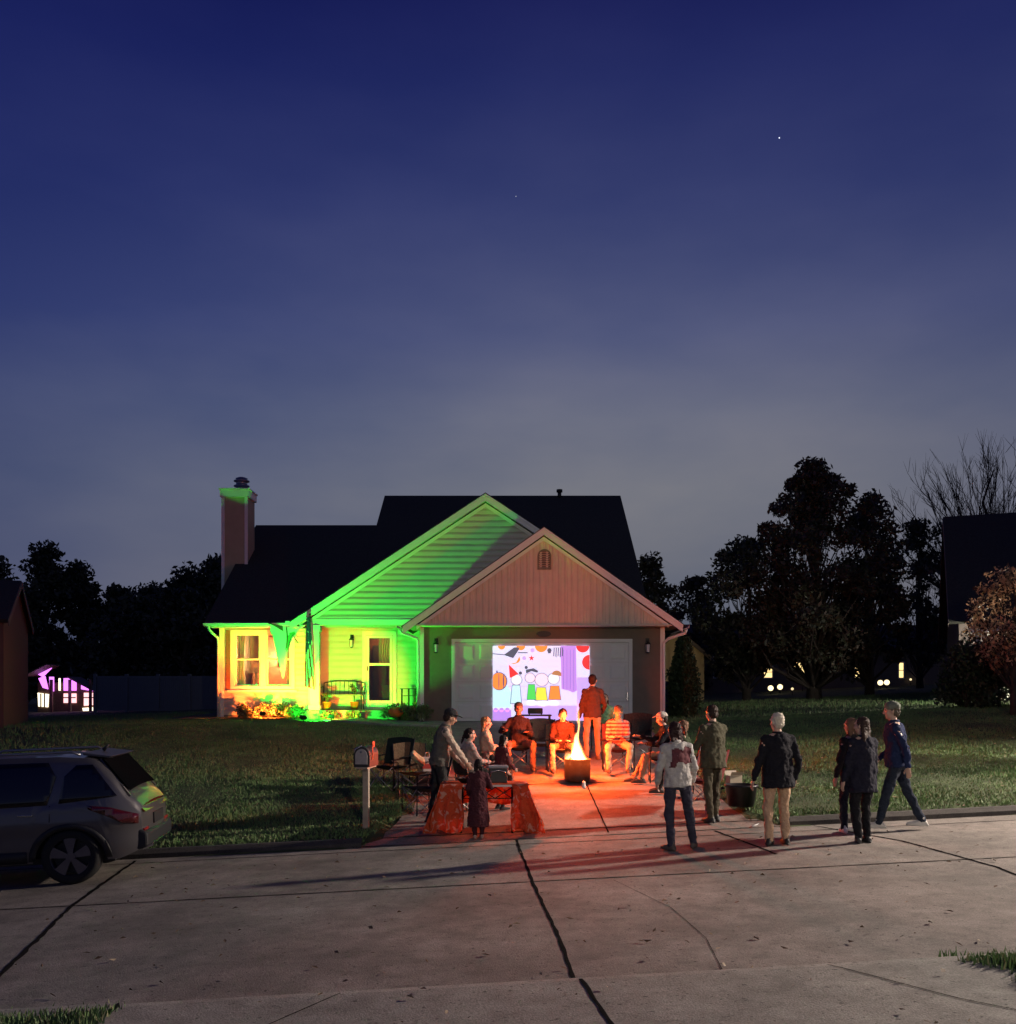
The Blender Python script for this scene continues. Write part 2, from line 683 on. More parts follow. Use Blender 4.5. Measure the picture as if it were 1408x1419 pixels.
tag(blades('grass', [(-11, -1.6, 14.2, 28, 150000, .045), (3.5, 19, 14.6, 28, 190000, .045), (-5.5, -2.7, 5.2, 7.2, 14000, .06), (3.25, 5.5, 5.6, 7.6, 22000, .075),
                     (4.6, 24, 27, 40, 26000, .09), (-16, -10, 14, 34, 22000, .09)], [M['blade'], M['blade_dry']]), 'short autumn grass growing on the front lawns', 'grass', kind='stuff')


# fallen leaves on the concrete
def litter(name, n, area, fn, size, mats):
    mb = MB()
    k = 0
    while k < n:
        x, y = random.uniform(*area[0]), random.uniform(*area[1])
        if not area[2](x, y):
            continue
        k += 1
        a = random.uniform(0, 2 * PI)
        L = size * random.uniform(.5, 1.3)
        w = L * random.uniform(.3, .6)
        d, s = Vector((math.cos(a), math.sin(a), 0)), Vector((-math.sin(a), math.cos(a), 0))
        c = Vector((x, y, fn(x, y) + .006))
        u = Vector((0, 0, 1))
        mb.add([c - d * L + u * random.uniform(.0, .02), c + s * w + u * random.uniform(.005, .03), c + d * L + u * random.uniform(0, .03), c - s * w + u * random.uniform(.005, .02)],
               [(0, 1, 2), (0, 2, 3)], random.randrange(len(mats)))
    return mb.build(name, mats)


M['deadleaf'] = mat('dead_leaf', (.13, .08, .045), .7, var=.4, scale=20)
M['paleleaf'] = mat('pale_dead_leaf', (.36, .27, .17), .7, var=.3, scale=20)
tag(litter('fallen_leaves', 330, ((-5, 7), (7.0, 14), lambda x, y: R0 < rr(x, y) < R1), D, .032, [M['deadleaf'], M['deadleaf'], M['deadleaf'], M['paleleaf']]),
    'scattered dry leaves lying on the street concrete', 'leaves', kind='stuff')
tag(litter('fallen_leaves', 120, ((3.8, 13), (14.6, 24), lambda x, y: not paved(x, y)), lambda x, y: G(x, y) + .05, .05, [M['paleleaf'], M['deadleaf'], M['leaforange']]),
    'scattered dry leaves lying on the right lawn', 'leaves', kind='stuff')
tag(litter('fallen_leaves', 26, ((-2, 3.2), (5.7, 7.0), lambda x, y: rr(x, y) < R0 - .15), lambda x, y: zr(x) + .09, .03, [M['deadleaf'], M['paleleaf']]),
    'a few dry leaves lying on the near pavement', 'leaves', kind='stuff')
# ------------------------------------------------------------------ the house
H0 = 1.4
house = thing('house', (0, 28, H0), 'single-storey house washed in green and orange floodlight behind the driveway', 'house')


def hb(mb, name, m, parent=None, bevel=0.0):
    """link a part under the house; coordinates are given in world space"""
    o = mb.build(name, m, None, bevel)
    o.parent = parent or house
    base = Vector((0, 28, H0))
    if o.parent is house:
        o.matrix_parent_inverse = Matrix.Translation(-base)
    return o


SL = .655            # main roof slope
EY, EZ = 28.0, 4.22  # eave line
rz_ = lambda y: EZ + (y - EY) * SL

# --- main roof planes: wing and the taller main part, 0.12 thick
def slab(mb, pts, th=.12, mi=0):
    pts = [Vector(p) for p in pts]
    n = (pts[1] - pts[0]).cross(pts[2] - pts[0]).normalized()
    if n.z < 0:
        n = -n
    low = [p - n * th for p in pts]
    k = len(pts)
    mb.add(pts + low, [tuple(range(k)), tuple(range(2 * k - 1, k - 1, -1))] + [(i, k + i, k + (i + 1) % k, (i + 1) % k) for i in range(k)], mi)


WR, MR = 33.75, 36.0
mb = MB()
slab(mb, [(-8.7, EY, EZ), (-6.33, EY, EZ), (-4.545, 29.82, rz_(29.82)), (-4.545, WR, rz_(WR)), (-8.7, WR, rz_(WR))])
slab(mb, [(-8.7, WR, rz_(WR)), (-4.545, WR, rz_(WR)), (-4.545, 39.5, rz_(28)), (-8.7, 39.5, rz_(28))])
slab(mb, [(-4.54, EY + .45, rz_(EY + .45)), (4.14, EY + .45, rz_(EY + .45)), (4.14, MR, rz_(MR)), (-4.54, MR, rz_(MR))])
slab(mb, [(-4.54, MR, rz_(MR)), (4.14, MR, rz_(MR)), (4.14, 44, rz_(28)), (-4.54, 44, rz_(28))])
main_roof = hb(mb, 'roof', M['shingle'])

# --- main body walls (dark side and back walls)
mb = MB()
mb.box((-4.35, 31.7, H0 - .2), (4.0, 43.4, 4.1))
mb.add([(-4.4, 30.5, 4.1), (-4.4, 43.4, 4.1), (-4.4, MR, rz_(MR) - .2), (4.0, 30.5, 4.1), (4.0, 43.4, 4.1), (4.0, MR, rz_(MR) - .2)], [(0, 1, 2), (3, 5, 4), (0, 2, 5, 3), (1, 4, 5, 2), (0, 3, 4, 1)])
hb(mb, 'wall', M['siding'])

# --- wing: front wall with a hole for the double window
WY = 28.6
WX0, WX1 = -8.4, -5.74
wx0, wx1, wz0, wz1 = -8.06, -6.28, 2.31, 3.99
mb = MB()
c = lambda v: (lambda z: v)
siding_mb(mb, c(WX0), c(WX1), 1.55, wz0 - .03, WY)
siding_mb(mb, c(WX0), c(wx0 - .0), wz0 - .03, wz1 + .04, WY)
siding_mb(mb, c(wx1), c(WX1), wz0 - .03, wz1 + .04, WY)
siding_mb(mb, c(WX0), c(WX1), wz1 + .04, 4.1, WY)
# side walls, back wall
mb.box((WX0, WY + .02, 1.25), (WX0 + .1, 39, 4.1))
mb.add([(WX0, WY + .02, 4.1), (WX0, 39, 4.1), (WX0, WR, rz_(WR) - .2)], [(0, 1, 2)])
mb.box((WX1 - .1, WY + .02, 1.25), (WX1, 30, 4.1))
mb.box((WX0, 38.9, 1.25), (-4.36, 39, 4.1))
hb(mb, 'wall', M['siding'])
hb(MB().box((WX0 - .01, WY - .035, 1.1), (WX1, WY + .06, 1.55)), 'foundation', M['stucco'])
hb(MB().box((WX0 - .03, WY - .05, 1.4), (WX0 + .1, WY + .02, 4.1)), 'corner_board', M['trim'])
hb(MB().box((WX1 - .1, WY - .05, 1.4), (WX1 + .005, WY + .02, 4.1)), 'corner_board', M['trim'])

# --- wing window: frame > mullion, sashes, panes, sill
def frame_rect(mb, x0, x1, z0, z1, y0, y1, w, mi=0):
    mb.box((x0, y0, z0), (x0 + w, y1, z1), mi)
    mb.box((x1 - w, y0, z0), (x1, y1, z1), mi)
    mb.box((x0 + w, y0, z0), (x1 - w, y1, z0 + w), mi)
    mb.box((x0 + w, y0, z1 - w), (x1 - w, y1, z1), mi)


mb = MB()
frame_rect(mb, wx0 - .05, wx1 + .05, wz0 - .03, wz1 + .05, WY - .055, WY + .05, .12)
mb.box((-7.24, WY - .05, wz0 + .09), (-7.07, WY + .05, wz1 - .07))
win = hb(mb, 'window', M['trim'], bevel=.008)
for a, b in ((wx0 + .07, -7.24), (-7.07, wx1 - .07)):
    zc = (wz0 + wz1) / 2 + .03
    mb = MB()
    frame_rect(mb, a, b, zc - .03, wz1 - .07, WY - .02, WY + .02, .045)
    frame_rect(mb, a, b, wz0 + .09, zc + .03, WY + .022, WY + .055, .045)
    hb(mb, 'sash', M['trim'], win)
    hb(MB().box((a + .03, WY - .001, zc), (b - .03, WY + .003, wz1 - .1)).box((a + .03, WY + .035, wz0 + .1), (b - .03, WY + .039, zc)), 'pane', M['glass'], win)
hb(MB().box((wx0 - .12, WY - .11, wz0 - .08), (wx1 + .12, WY - .02, wz0 - .03)), 'sill', M['trim'], win)
# shutter-like dark strip on the left of the window
mb = MB()
mb.box((-8.24, WY - .045, wz0), (-8.125, WY - .02, wz1 + .03))
for i in range(20):
    z = wz0 + .05 + i * .083
    mb.add([(-8.225, WY - .06, z), (-8.14, WY - .06, z), (-8.14, WY - .045, z + .06), (-8.225, WY - .045, z + .06)], [(0, 1, 2, 3)])
M['shutter'] = mat('brown_shutter', (.30, .12, .06), .6, var=.15)
hb(mb, 'shutter', M['shutter'])

# --- the room behind the wing window
M['roomwall'] = mat('room_wall_paint', (.42, .26, .14), .8, var=.08)
M['roomwood'] = mat('room_wood', (.20, .09, .04), .5, var=.3, scale=8)
M['cream'] = mat('cream_fabric', (.70, .60, .42), .9, var=.08, bump=.2)
mb = MB()
mb.box((WX0 + .12, 31.4, 1.3), (WX1 - .12, 31.45, 4.08))
mb.box((WX0 + .12, 28.75, 1.28), (WX1 - .12, 31.4, 1.3))
mb.box((WX0 + .12, 28.75, 4.08), (WX1 - .12, 31.4, 4.1))
hb(mb, 'room', M['roomwall'])
mb = MB()
mb.box((-8.0, 30.6, 1.3), (-6.9, 31.3, 3.0)).box((-7.75, 30.58, 3.0), (-7.2, 31.25, 3.95)).box((-6.72, 30.2, 1.3), (-6.1, 30.9, 2.95))
cab = hb(mb, 'cabinet', M['roomwood'], bevel=.02)
mb = MB()
mb.lathe((-7.62, 29.6, 2.3), [(.10, 0), (.11, .03), (.03, .06), (.03, .5)], 16)
mb.lathe((-7.62, 29.6, 2.8), [(.22, 0), (.16, .34)], 20)
hb(mb, 'table_lamp', M['cream'])
mb = MB()
mb.lathe((-6.55, 29.5, 3.05), [(.30, 0), (.20, .42)], 20)
mb.lathe((-6.55, 29.5, 1.3), [(.14, 0), (.03, .05), (.025, 1.8)], 12)
hb(mb, 'floor_lamp', M['cream'])


def curtain(x0, x1, y, z0, z1, k=7):
    return MB().grid(40, 6, lambda u, v: (x0 + (x1 - x0) * u * (1 - .25 * math.sin(v * PI)), y + .035 * math.sin(u * k * 2 * PI), z0 + (z1 - z0) * v))


hb(curtain(-7.98, -7.72, 28.82, 2.0, 4.0, 4), 'curtain', M['cream'])
hb(curtain(-6.52, -6.3, 28.82, 2.0, 4.0, 3), 'curtain', M['cream'])
hb(MB().box((-8.3, 29.2, 1.3), (-5.9, 29.9, 2.28)), 'sideboard', M['roomwood'], bevel=.02)

# --- eave of the wing: fascia, gutter, soffit, bracket-like downspout elbow
mb = MB()
mb.box((-8.66, EY, EZ - .14), (-6.25, EY + .03, EZ - .02))
mb.box((-8.66, EY + .03, EZ - .135), (-6.0, WY - .03, EZ - .115))
hb(mb, 'fascia', M['trim'])
mb = MB()
mb.prism([(0, 0), (.11, .02), (.125, .09), (.115, .09), (.1, .03), (.0, .012)], lambda u, v, d: (d, EY - u, EZ - .125 + v), -8.7, -6.3)
hb(mb, 'gutter', M['trim'])
mb = MB()
mb.tube([(-8.58, EY - .05, EZ - .12), (-8.56, EY + .1, EZ - .25), (-8.46, WY - .1, EZ - .42), (-8.45, WY - .08, EZ - .6), (-8.45, WY - .08, 1.45)], .04, 8)
hb(mb, 'downspout', M['trim'])

# --- porch: slab, post, back wall with door, beam
PY = 30.0
mb = MB()
mb.box((-5.80, 28.08, 1.2), (-2.36, PY - .03, 1.70))
hb(mb, 'porch_slab', M['walk'], bevel=.02)
mb = MB()
mb.box((-5.72, 28.22, 1.7), (-5.45, 28.48, 4.16))
mb.box((-5.75, 28.19, 1.7), (-5.42, 28.51, 1.84)).box((-5.75, 28.19, 3.98), (-5.42, 28.51, 4.157))
hb(mb, 'porch_post', M['trim'], bevel=.01)
dx0, dx1, dz0, dz1 = -4.47, -3.41, 1.74, 4.09
mb = MB()
siding_mb(mb, c(-5.74), c(dx0), 1.705, 4.2, PY, .19)
siding_mb(mb, c(dx1), c(-2.3), 1.705, 4.2, PY, .19)
siding_mb(mb, c(dx0), c(dx1), dz1, 4.2, PY, .19)
hb(mb, 'porch_wall', M['siding'])
hb(MB().box((-5.72, 28.5, 4.18), (-2.35, PY - .03, 4.21)), 'porch_ceiling', M['trim'])
mb = MB()
mb.box((-5.75, 28.24, 4.16), (-2.30, 28.46, 4.30))
mb.box((-5.76, 28.225, 4.285), (-2.30, 28.24, 4.33))
hb(mb, 'beam', M['trim'], bevel=.008)
# front door
mb = MB()
frame_rect(mb, dx0, dx1, dz0 - .1, dz1, PY - .06, PY + .02, .12)
door = hb(mb, 'door', M['trim'], bevel=.006)
mb = MB()
frame_rect(mb, dx0 + .13, dx1 - .13, dz0 + .14, dz1 - .13, PY - .05, PY - .01, .085)
mb.box((dx0 + .215, PY - .045, 3.03), (dx1 - .215, PY - .015, 3.11))
mb.box((dx0 + .13, PY - .048, dz0 + .02), (dx1 - .13, PY - .012, dz0 + .138))
hb(mb, 'storm_door', M['trim'], door, bevel=.006)
hb(MB().box((dx0 + .2, PY - .032, 3.1), (dx1 - .2, PY - .028, dz1 - .2)).box((dx0 + .2, PY - .032, dz0 + .22), (dx1 - .2, PY - .028, 3.04)), 'pane', M['glass'], door)
hb(MB().bar((dx0 + .17, PY - .07, 2.86), (dx0 + .17, PY - .07, 3.02), .02, .02).box((dx0 + .155, PY - .065, 2.9), (dx0 + .185, PY - .05, 2.98)), 'handle', M['black'], door)
# hall seen through the storm door
mb = MB()
mb.box((-4.7, 31.6, 1.7), (-3.1, 31.62, 4.15)).box((-4.7, PY + .03, 1.68), (-3.1, 31.6, 1.7)).box((-4.72, PY + .03, 1.7), (-4.7, 31.6, 4.15)).box((-3.12, PY + .03, 1.7), (-3.1, 31.6, 4.15)).box((-4.7, PY + .03, 4.15), (-3.1, 31.6, 4.17))
hb(mb, 'hall', M['roomwood'])
hb(curtain(-4.0, -3.55, 30.3, 3.05, 3.95, 5), 'curtain', M['cream'])
M['hallwall'] = mat('hall_wall_paint', (.10, .075, .055), .8, var=.1)
M['hallgreen'] = mat('hall_green_paint', (.06, .07, .05), .7, var=.2)
hb(MB().box((-4.3, 31.0, 1.7), (-3.85, 31.5, 3.7)).box((-3.95, 30.6, 1.7), (-3.5, 31.0, 2.45)), 'hall_cupboard', M['hallgreen'], bevel=.02)

# --- green gable over the porch (plane Y = 28.3)
GY = 28.3
gax, gaz = -.647, 7.93
gsl = .659
mb = MB()
xl = lambda z: max(-6.0, gax - (gaz - .28 - z) / gsl)
siding_mb(mb, xl, lambda z: min(1.4, gax + (gaz - .28 - z) / gsl), 4.3, gaz - .3, GY, .17, .045)
hb(mb, 'gable', M['siding'])


def rake(mb, ax, az, sl, x_end, y0, y1, side, drop, th, mi=0):
    """a rake board: parallelogram in X-Z between depths y0, y1, starting 'drop' below the roof line"""
    xe = ax + side * x_end
    p = [(ax, az - drop), (xe, az - drop - sl * x_end), (xe, az - drop - th - sl * x_end), (ax, az - drop - th)]
    mb.prism(p, lambda u, v, d: (u, d, v), y0, y1, mi)


GO = 27.98
for s, e in ((-1, 5.64), (1, 2.1)):
    mb = MB()
    rake(mb, gax, gaz, gsl, e, GO, GO + .04, s, .035, .2)
    rake(mb, gax, gaz, gsl, e - .1, GY - .06, GY - .025, s, .25, .11)
    rake(mb, gax, gaz, gsl, e, GO - .03, GO - .001, s, .03, .07)
    # soffit between rake and wall
    rake(mb, gax, gaz, gsl, e - .07, GO + .042, GY - .03, s, .19, .02)
    hb(mb, 'rake_board', M['trim'])
mb = MB()
slab(mb, [(gax, GO - .02, gaz), (gax - 5.7, GO - .02, gaz - 5.7 * gsl), (gax - 5.7, 28.3, gaz - 5.7 * gsl), (gax, 33.6, gaz)], .03)
slab(mb, [(gax, GO - .02, gaz), (gax + 2.12, GO - .02, gaz - 2.12 * gsl), (gax + 2.12, 31.6, gaz - 2.12 * gsl), (gax, 33.6, gaz)], .03)
hb(mb, 'roof', M['shingle'])
hb(MB().box((-6.36, 27.9, 4.13), (-6.24, 28.1, 4.25)), 'gutter_end', M['trim'])
# triangular end of the gable overhang left of the post (white in the photo)
mb = MB()
mb.prism([(-6.22, 4.16), (-5.755, 4.16), (-5.755, 4.40), (-6.1, 4.2)], lambda u, v, d: (u, d, v), 28.24, 28.44)
hb(mb, 'soffit_return', M['trim'])

# --- garage
GFY = 26.6
g0, g1 = -2.375, 4.24
gd0, gd1, gdz = -1.53, 3.376, 3.574
mb = MB()
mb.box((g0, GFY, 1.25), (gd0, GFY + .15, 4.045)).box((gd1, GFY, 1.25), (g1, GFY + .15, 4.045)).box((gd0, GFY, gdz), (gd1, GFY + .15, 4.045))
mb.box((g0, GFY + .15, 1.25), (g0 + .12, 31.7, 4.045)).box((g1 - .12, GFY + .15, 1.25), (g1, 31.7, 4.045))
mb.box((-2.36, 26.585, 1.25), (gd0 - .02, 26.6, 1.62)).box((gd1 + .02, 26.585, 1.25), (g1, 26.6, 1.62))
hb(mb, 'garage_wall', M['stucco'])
mb = MB()
mb.box((g0 - .02, GFY - .04, 1.3), (g0 + .09, GFY + .1, 4.04))
hb(mb, 'corner_board', M['trim'])
hb(MB().box((g1 - .1, GFY - .04, 1.3), (g1 + .02, GFY + .1, 4.04)), 'corner_board', M['trim'])
# door frame and panelled door
mb = MB()
mb.box((gd0 - .005, GFY - .035, 1.42), (gd0 + .09, GFY + .02, gdz)).box((gd1 - .09, GFY - .035, 1.42), (gd1 + .005, GFY + .02, gdz)).box((gd0 - .005, GFY - .035, gdz), (gd1 + .005, GFY + .02, gdz + .09))
hb(mb, 'door_frame', M['trim'], bevel=.006)
mb = MB()
nz = 4
dzh = (gdz - 1.42) / nz
xa, xb = gd0 + .09, gd1 - .09
for i in range(nz):
    z0, z1 = 1.42 + i * dzh, 1.42 + (i + 1) * dzh
    mb.box((xa, GFY + .03, z0 + .004), (xb, GFY + .07, z1 - .004))
    w = (xb - xa) / 8
    for j in range(8):
        x0, x1 = xa + j * w + .07, xa + (j + 1) * w - .07
        a, b = z0 + .07, z1 - .07
        mb.add([(x0, GFY + .03, a), (x1, GFY + .03, a), (x1, GFY + .03, b), (x0, GFY + .03, b), (x0 + .05, GFY + .012, a + .05), (x1 - .05, GFY + .012, a + .05), (x1 - .05, GFY + .012, b - .05), (x0 + .05, GFY + .012, b - .05)],
               [(0, 1, 5, 4), (1, 2, 6, 5), (2, 3, 7, 6), (3, 0, 4, 7), (4, 5, 6, 7)])
gdoor = hb(mb, 'garage_door', M['gdoor'])
mb = MB().box((xa, GFY + .02, 1.405), (xb, GFY + .08, 1.43))
hb(mb, 'door_seal', M['rubber'], gdoor)
hb(MB().bar((gd1 - .13, GFY - .03, 2.0), (gd1 - .13, GFY - .03, 2.2), .03, .03), 'handle', M['chrome'], gdoor)

# garage gable in board and batten (plane Y = 26.2)
BY = 26.22
bax, baz, bsl = .96, 6.62, .70
bz0 = 4.01
mb = MB()
hw = (baz - .25 - bz0) / bsl
mb.prism([(bax - hw, bz0), (bax + hw, bz0), (bax, baz - .25)], lambda u, v, d: (u, d, v), BY, BY + .08)
n = int(2 * hw / .17)
for i in range(n + 1):
    x = bax - hw + .06 + i * .17
    h = baz - .27 - abs(x - bax) * bsl
    if h - bz0 > .06:
        mb.add([(x - .045, BY, bz0 + .03), (x - .02, BY - .026, bz0 + .03), (x + .02, BY - .026, bz0 + .03), (x + .045, BY, bz0 + .03),
                (x - .045, BY, h), (x - .02, BY - .026, h), (x + .02, BY - .026, h), (x + .045, BY, h)], [(0, 1, 5, 4), (1, 2, 6, 5), (2, 3, 7, 6), (0, 3, 2, 1)])
gable = hb(mb, 'gable', M['batten'])
# arched louvre vent
vx, vz0, vz1, vr = .975, 5.50, 5.86, .185
arch = [(vx - vr, vz0), (vx + vr, vz0)] + [(vx + vr * math.cos(t), vz1 + vr * math.sin(t)) for t in np.linspace(0, PI, 13)]
inner = [(vx - vr + .035, vz0 + .035), (vx + vr - .035, vz0 + .035)] + [(vx + (vr - .035) * math.cos(t), vz1 + (vr - .035) * math.sin(t)) for t in np.linspace(0, PI, 13)]
mb = MB()
k = len(arch)
fnv = lambda u, v, d: (u, d, v)
vv = [fnv(u, v, BY - .06) for u, v in arch] + [fnv(u, v, BY - .06) for u, v in inner] + [fnv(u, v, BY) for u, v in arch] + [fnv(u, v, BY) for u, v in inner]
mb.add(vv, [q for i in range(k) for q in ((i, (i + 1) % k, k + (i + 1) % k, k + i), (i, 2 * k + i, 2 * k + (i + 1) % k, (i + 1) % k), (k + i, k + (i + 1) % k, 3 * k + (i + 1) % k, 3 * k + i))])
for i in range(8):
    z = vz0 + .05 + i * .06
    w = vr - .03 if z < vz1 else math.sqrt(max(.0004, (vr - .03) ** 2 - (z - vz1) ** 2))
    mb.add([(vx - w, BY - .035, z), (vx + w, BY - .035, z), (vx + w, BY - .005, z + .05), (vx - w, BY - .005, z + .05)], [(0, 1, 2, 3)])
M['ventpaint'] = mat('vent_paint', (.25, .2, .14), .7, var=.1)
hb(mb, 'vent', M['ventpaint'], gable)
# rakes, soffit, roof of the garage
BO = 25.98
for s, e in ((-1, 3.76), (1, 3.69)):
    mb = MB()
    rake(mb, bax, baz, bsl, e, BO, BO + .04, s, .03, .19)
    rake(mb, bax, baz, bsl, e, BO - .03, BO - .001, s, .025, .07)
    rake(mb, bax, baz, bsl, e - .35, BY - .055, BY - .027, s, .24, .1)
    rake(mb, bax, baz, bsl, e, BO + .042, BY - .03, s, .18, .02)
    hb(mb, 'rake_board', M['trim'])
mb = MB()
for s in (-1, 1):
    xe = 3.8 * s
    slab(mb, [(bax, BO - .02, baz), (bax + xe, BO - .02, baz - 3.8 * bsl), (bax + xe, 29.0, baz - 3.8 * bsl), (bax, 31.4, baz)], .028)
hb(mb, 'roof', M['shingle'])
mb = MB()
mb.box((bax - 3.4, BO + .02, 3.985), (bax + 3.4, GFY, 4.005))
mb.box((bax - 3.4, BY - .04, 4.0), (bax + 3.4, BY + .02, 4.04))
hb(mb, 'soffit', M['batten'])
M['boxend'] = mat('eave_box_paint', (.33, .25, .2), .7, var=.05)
for s in (-1, 1):
    a, b = bax + s * 3.40, bax + s * 3.72
    mb = MB()
    lo = min(a, b)
    p = [(a, 3.99), (b, 3.99), (b, 4.0), (a, baz - .2 - 3.4 * bsl + .02)]
    mb.prism(p, lambda u, v, d: (u, d, v), BY - .1, 28.2)
    hb(mb, 'eave_box', M['boxend'])
for s, e in ((-1, 3.8), (1, 3.74)):
    mb = MB()
    xq = bax + s * e
    mb.prism([(0, 0), (.11, .02), (.125, .09), (.115, .09), (.1, .03), (.0, .012)], lambda u, v, d: (xq + s * u, d, 3.90 + v), BO, 28.3)
    hb(mb, 'gutter', M['trim'])
xq = bax + 3.74 + .06
hb(MB().tube([(xq, BO + .1, 3.90), (xq - .02, BO + .12, 3.8), (g1 + .1, GFY - .12, 3.66), (g1 - .02, GFY - .09, 3.55), (g1 - .02, GFY - .09, 1.5), (g1 + .02, GFY - .25, 1.44)], .042, 8), 'downspout', M['trim'])
xq = bax - 3.8 - .06
hb(MB().tube([(xq, BO + .3, 3.90), (xq + .03, BO + .35, 3.82), (g0 - .1, GFY - .02, 3.68), (g0 - .07, GFY + .02, 3.55), (g0 - .07, GFY + .02, 1.5)], .042, 8), 'downspout', M['trim'])
# house plaque over the door
mb = MB()
mb.prism([(.97 + .2 * math.cos(t) , 3.8 + .08 * math.sin(t)) for t in np.linspace(0, 2 * PI, 24)[:-1]], lambda u, v, d: (u, d, v), GFY - .03, GFY)
hb(mb, 'plaque', M['black'])

# --- chimney
mb = MB()
cx0, cx1, cy0, cy1, cz1 = -9.12, -8.32, 31.2, 32.1, 8.69
mb.box((cx0, cy0, 1.2), (cx1, cy1, cz1 - .12))
chim = hb(mb, 'chimney', M['tan'])
mb = MB()
for x in (cx0 - .02, cx1 - .08):
    mb.box((x, cy0 - .03, 1.2), (x + .1, cy0 - .001, cz1 - .12))
hb(mb, 'corner_board', M['trim'], chim)
mb = MB()
mb.box((cx0 - .06, cy0 - .07, cz1 - .25), (cx1 + .06, cy1 + .05, cz1 - .02)).box((cx0 - .09, cy0 - .1, cz1 - .02), (cx1 + .09, cy1 + .08, cz1 + .03))
hb(mb, 'cap', M['trim'], chim, bevel=.01)
mb = MB()
mb.lathe((-8.62, 31.65, cz1), [(.17, 0), (.17, .16), (.25, .18), (.25, .21), (.18, .23), (.18, .32), (.25, .34), (.25, .37), (.16, .39), (.2, .44), (.1, .48)], 20)
hb(mb, 'flue', M['steel'], chim)
hb(MB().tube([(1.89, 35.9, rz_(35.9) - .1), (1.89, 35.9, rz_(36) + .16)], .07, 12).tube([(1.89, 35.9, rz_(36) + .1), (1.89, 35.9, rz_(36) + .2)], .11, 12), 'vent_pipe', M['black'])


# --- wall lanterns
def lantern(x, y, z, label):
    t = thing('wall_lantern', (x, y, z), label, 'lantern', 'wall lanterns on the house')
    mb = MB()
    mb.box((-.05, -.025, .06), (.05, -.001, .26))
    mb.tube([(0, -.02, .2), (0, -.09, .25), (0, -.13, .22), (0, -.13, .17)], .011, 6)
    mb.build('bracket', M['black'], t)
    mb = MB()
    mb.lathe((0, -.13, .09), [(.085, 0), (.06, .04), (.015, .08)], 8, smooth=False)
    for k in range(4):
        a = PI / 4 + k * PI / 2
        mb.tube([(.055 * math.cos(a), -.13 + .055 * math.sin(a), -.12), (.075 * math.cos(a), -.13 + .075 * math.sin(a), .09)], .007, 4)
    mb.lathe((0, -.13, -.15), [(.02, 0), (.062, .03)], 8, smooth=False)
    mb.build('cage', M['black'], t)
    MB().lathe((0, -.13, -.12), [(.048, 0), (.066, .205)], 8, smooth=False).build('glass_pane', M['plastic'], t)
    return t


lantern(-1.95, GFY, 3.42, 'green-lit wall lantern left of the garage door')
lantern(3.79, GFY, 3.42, 'black wall lantern right of the garage door')
lantern(-4.78, PY - .02, 3.72, 'wall lantern on the porch siding beside the front door')

# --- projected picture on the garage door
pr = thing('projected_picture', (0, GFY, 1.45), 'bright projected party picture glowing on the garage door', 'projection')
px0, px1, pz0, pz1 = -.412, 2.217, 1.45, 3.475
PS = 1.0
ecols = {'bg': (.78, .74, 1.0), 'outline': (.10, .08, .22), 'teal': (.62, .93, .96), 'lav': (.62, .42, .95), 'purple': (.55, .28, .85), 'orange': (1, .30, .06), 'red': (.85, .05, .05), 'green': (.10, .75, .12),
         'yellow': (.98, .86, .08), 'pink': (1.0, .76, .88), 'white': (.95, .95, 1), 'dark': (.10, .10, .14), 'brown': (.48, .22, .10)}
EM = {k: emat('projected_' + k, v, PS) for k, v in ecols.items()}
lay = [0]


def pic(name, colr, polys, order):
    """flat shapes of light on the door, coordinates 0..1 from the top left"""
    mb = MB()
    y = GFY + .002 - .0025 * order
    for p in polys:
        mb.prism([(px0 + (px1 - px0) * u, pz1 - (pz1 - pz0) * v) for u, v in p], lambda a, b, d: (a, d, b - 0), y - .002, y)
    o = mb.build(name, EM[colr])
    o.parent = pr
    o.matrix_parent_inverse = Matrix.Translation(-Vector((0, GFY, 1.45)))
    return o


def disc(u, v, r, ru=None, n=24, t0=0, t1=2 * PI, wob=0):
    ru = ru or r * .77
    return [(u + ru * math.cos(t), v + r * math.sin(t)) for t in np.linspace(t0, t1, n + 1)[:-1 if abs(t1 - t0 - 2 * PI) < .01 else None]]


def rect(a, b, c_, d):
    return [(a, b), (c_, b), (c_, d), (a, d)]


def clampp(p):
    return [(min(1, max(0, u)), min(1, max(0, v))) for u, v in p]


pic('backdrop', 'bg', [rect(0, 0, 1, 1)], 0)
pic('panel_lines', 'lav', [rect(.08, .27, .30, .275), rect(.08, .27, .083, .42), rect(.5, .2, .68, .206), rect(.5, .27, .68, .275), rect(.0, .54, .7, .547), rect(.3, .72, .7, .727)], 1)
pic('floor', 'lav', [rect(.28, .80, 1, 1)], 1)
pic('tablecloth', 'teal', [clampp([(.0, .58), (.15, .53), (.19, .62), (.19, .83), (0, .83)])], 2)
pic('scallops', 'purple', [rect(0, .86, .19, 1.0)] + [disc(.03 + .06 * i, .86, .03, n=14) for i in range(3)], 2)
pic('curtain', 'purple', [[(.70, .0), (.86, .0), (.87, .60), (.83, .63), (.78, .60), (.71, .58)]], 2)
pic('curtain_folds', 'outline', [rect(.73 + .035 * i, .05, .733 + .035 * i, .58 + .02 * (i % 2)) for i in range(4)], 3)
pic('side_wall', 'lav', [rect(.87, .42, 1, 1)], 2)
pic('lanterns', 'red', [clampp(disc(1.0, .22, .10)), clampp(disc(.93, .0, .09))], 2)
for g_ in (disc(.09, 0, .05), disc(.29, 0, .06), disc(.50, .0, .085)):
    pic('garland', 'orange', [clampp(g_)], 3)
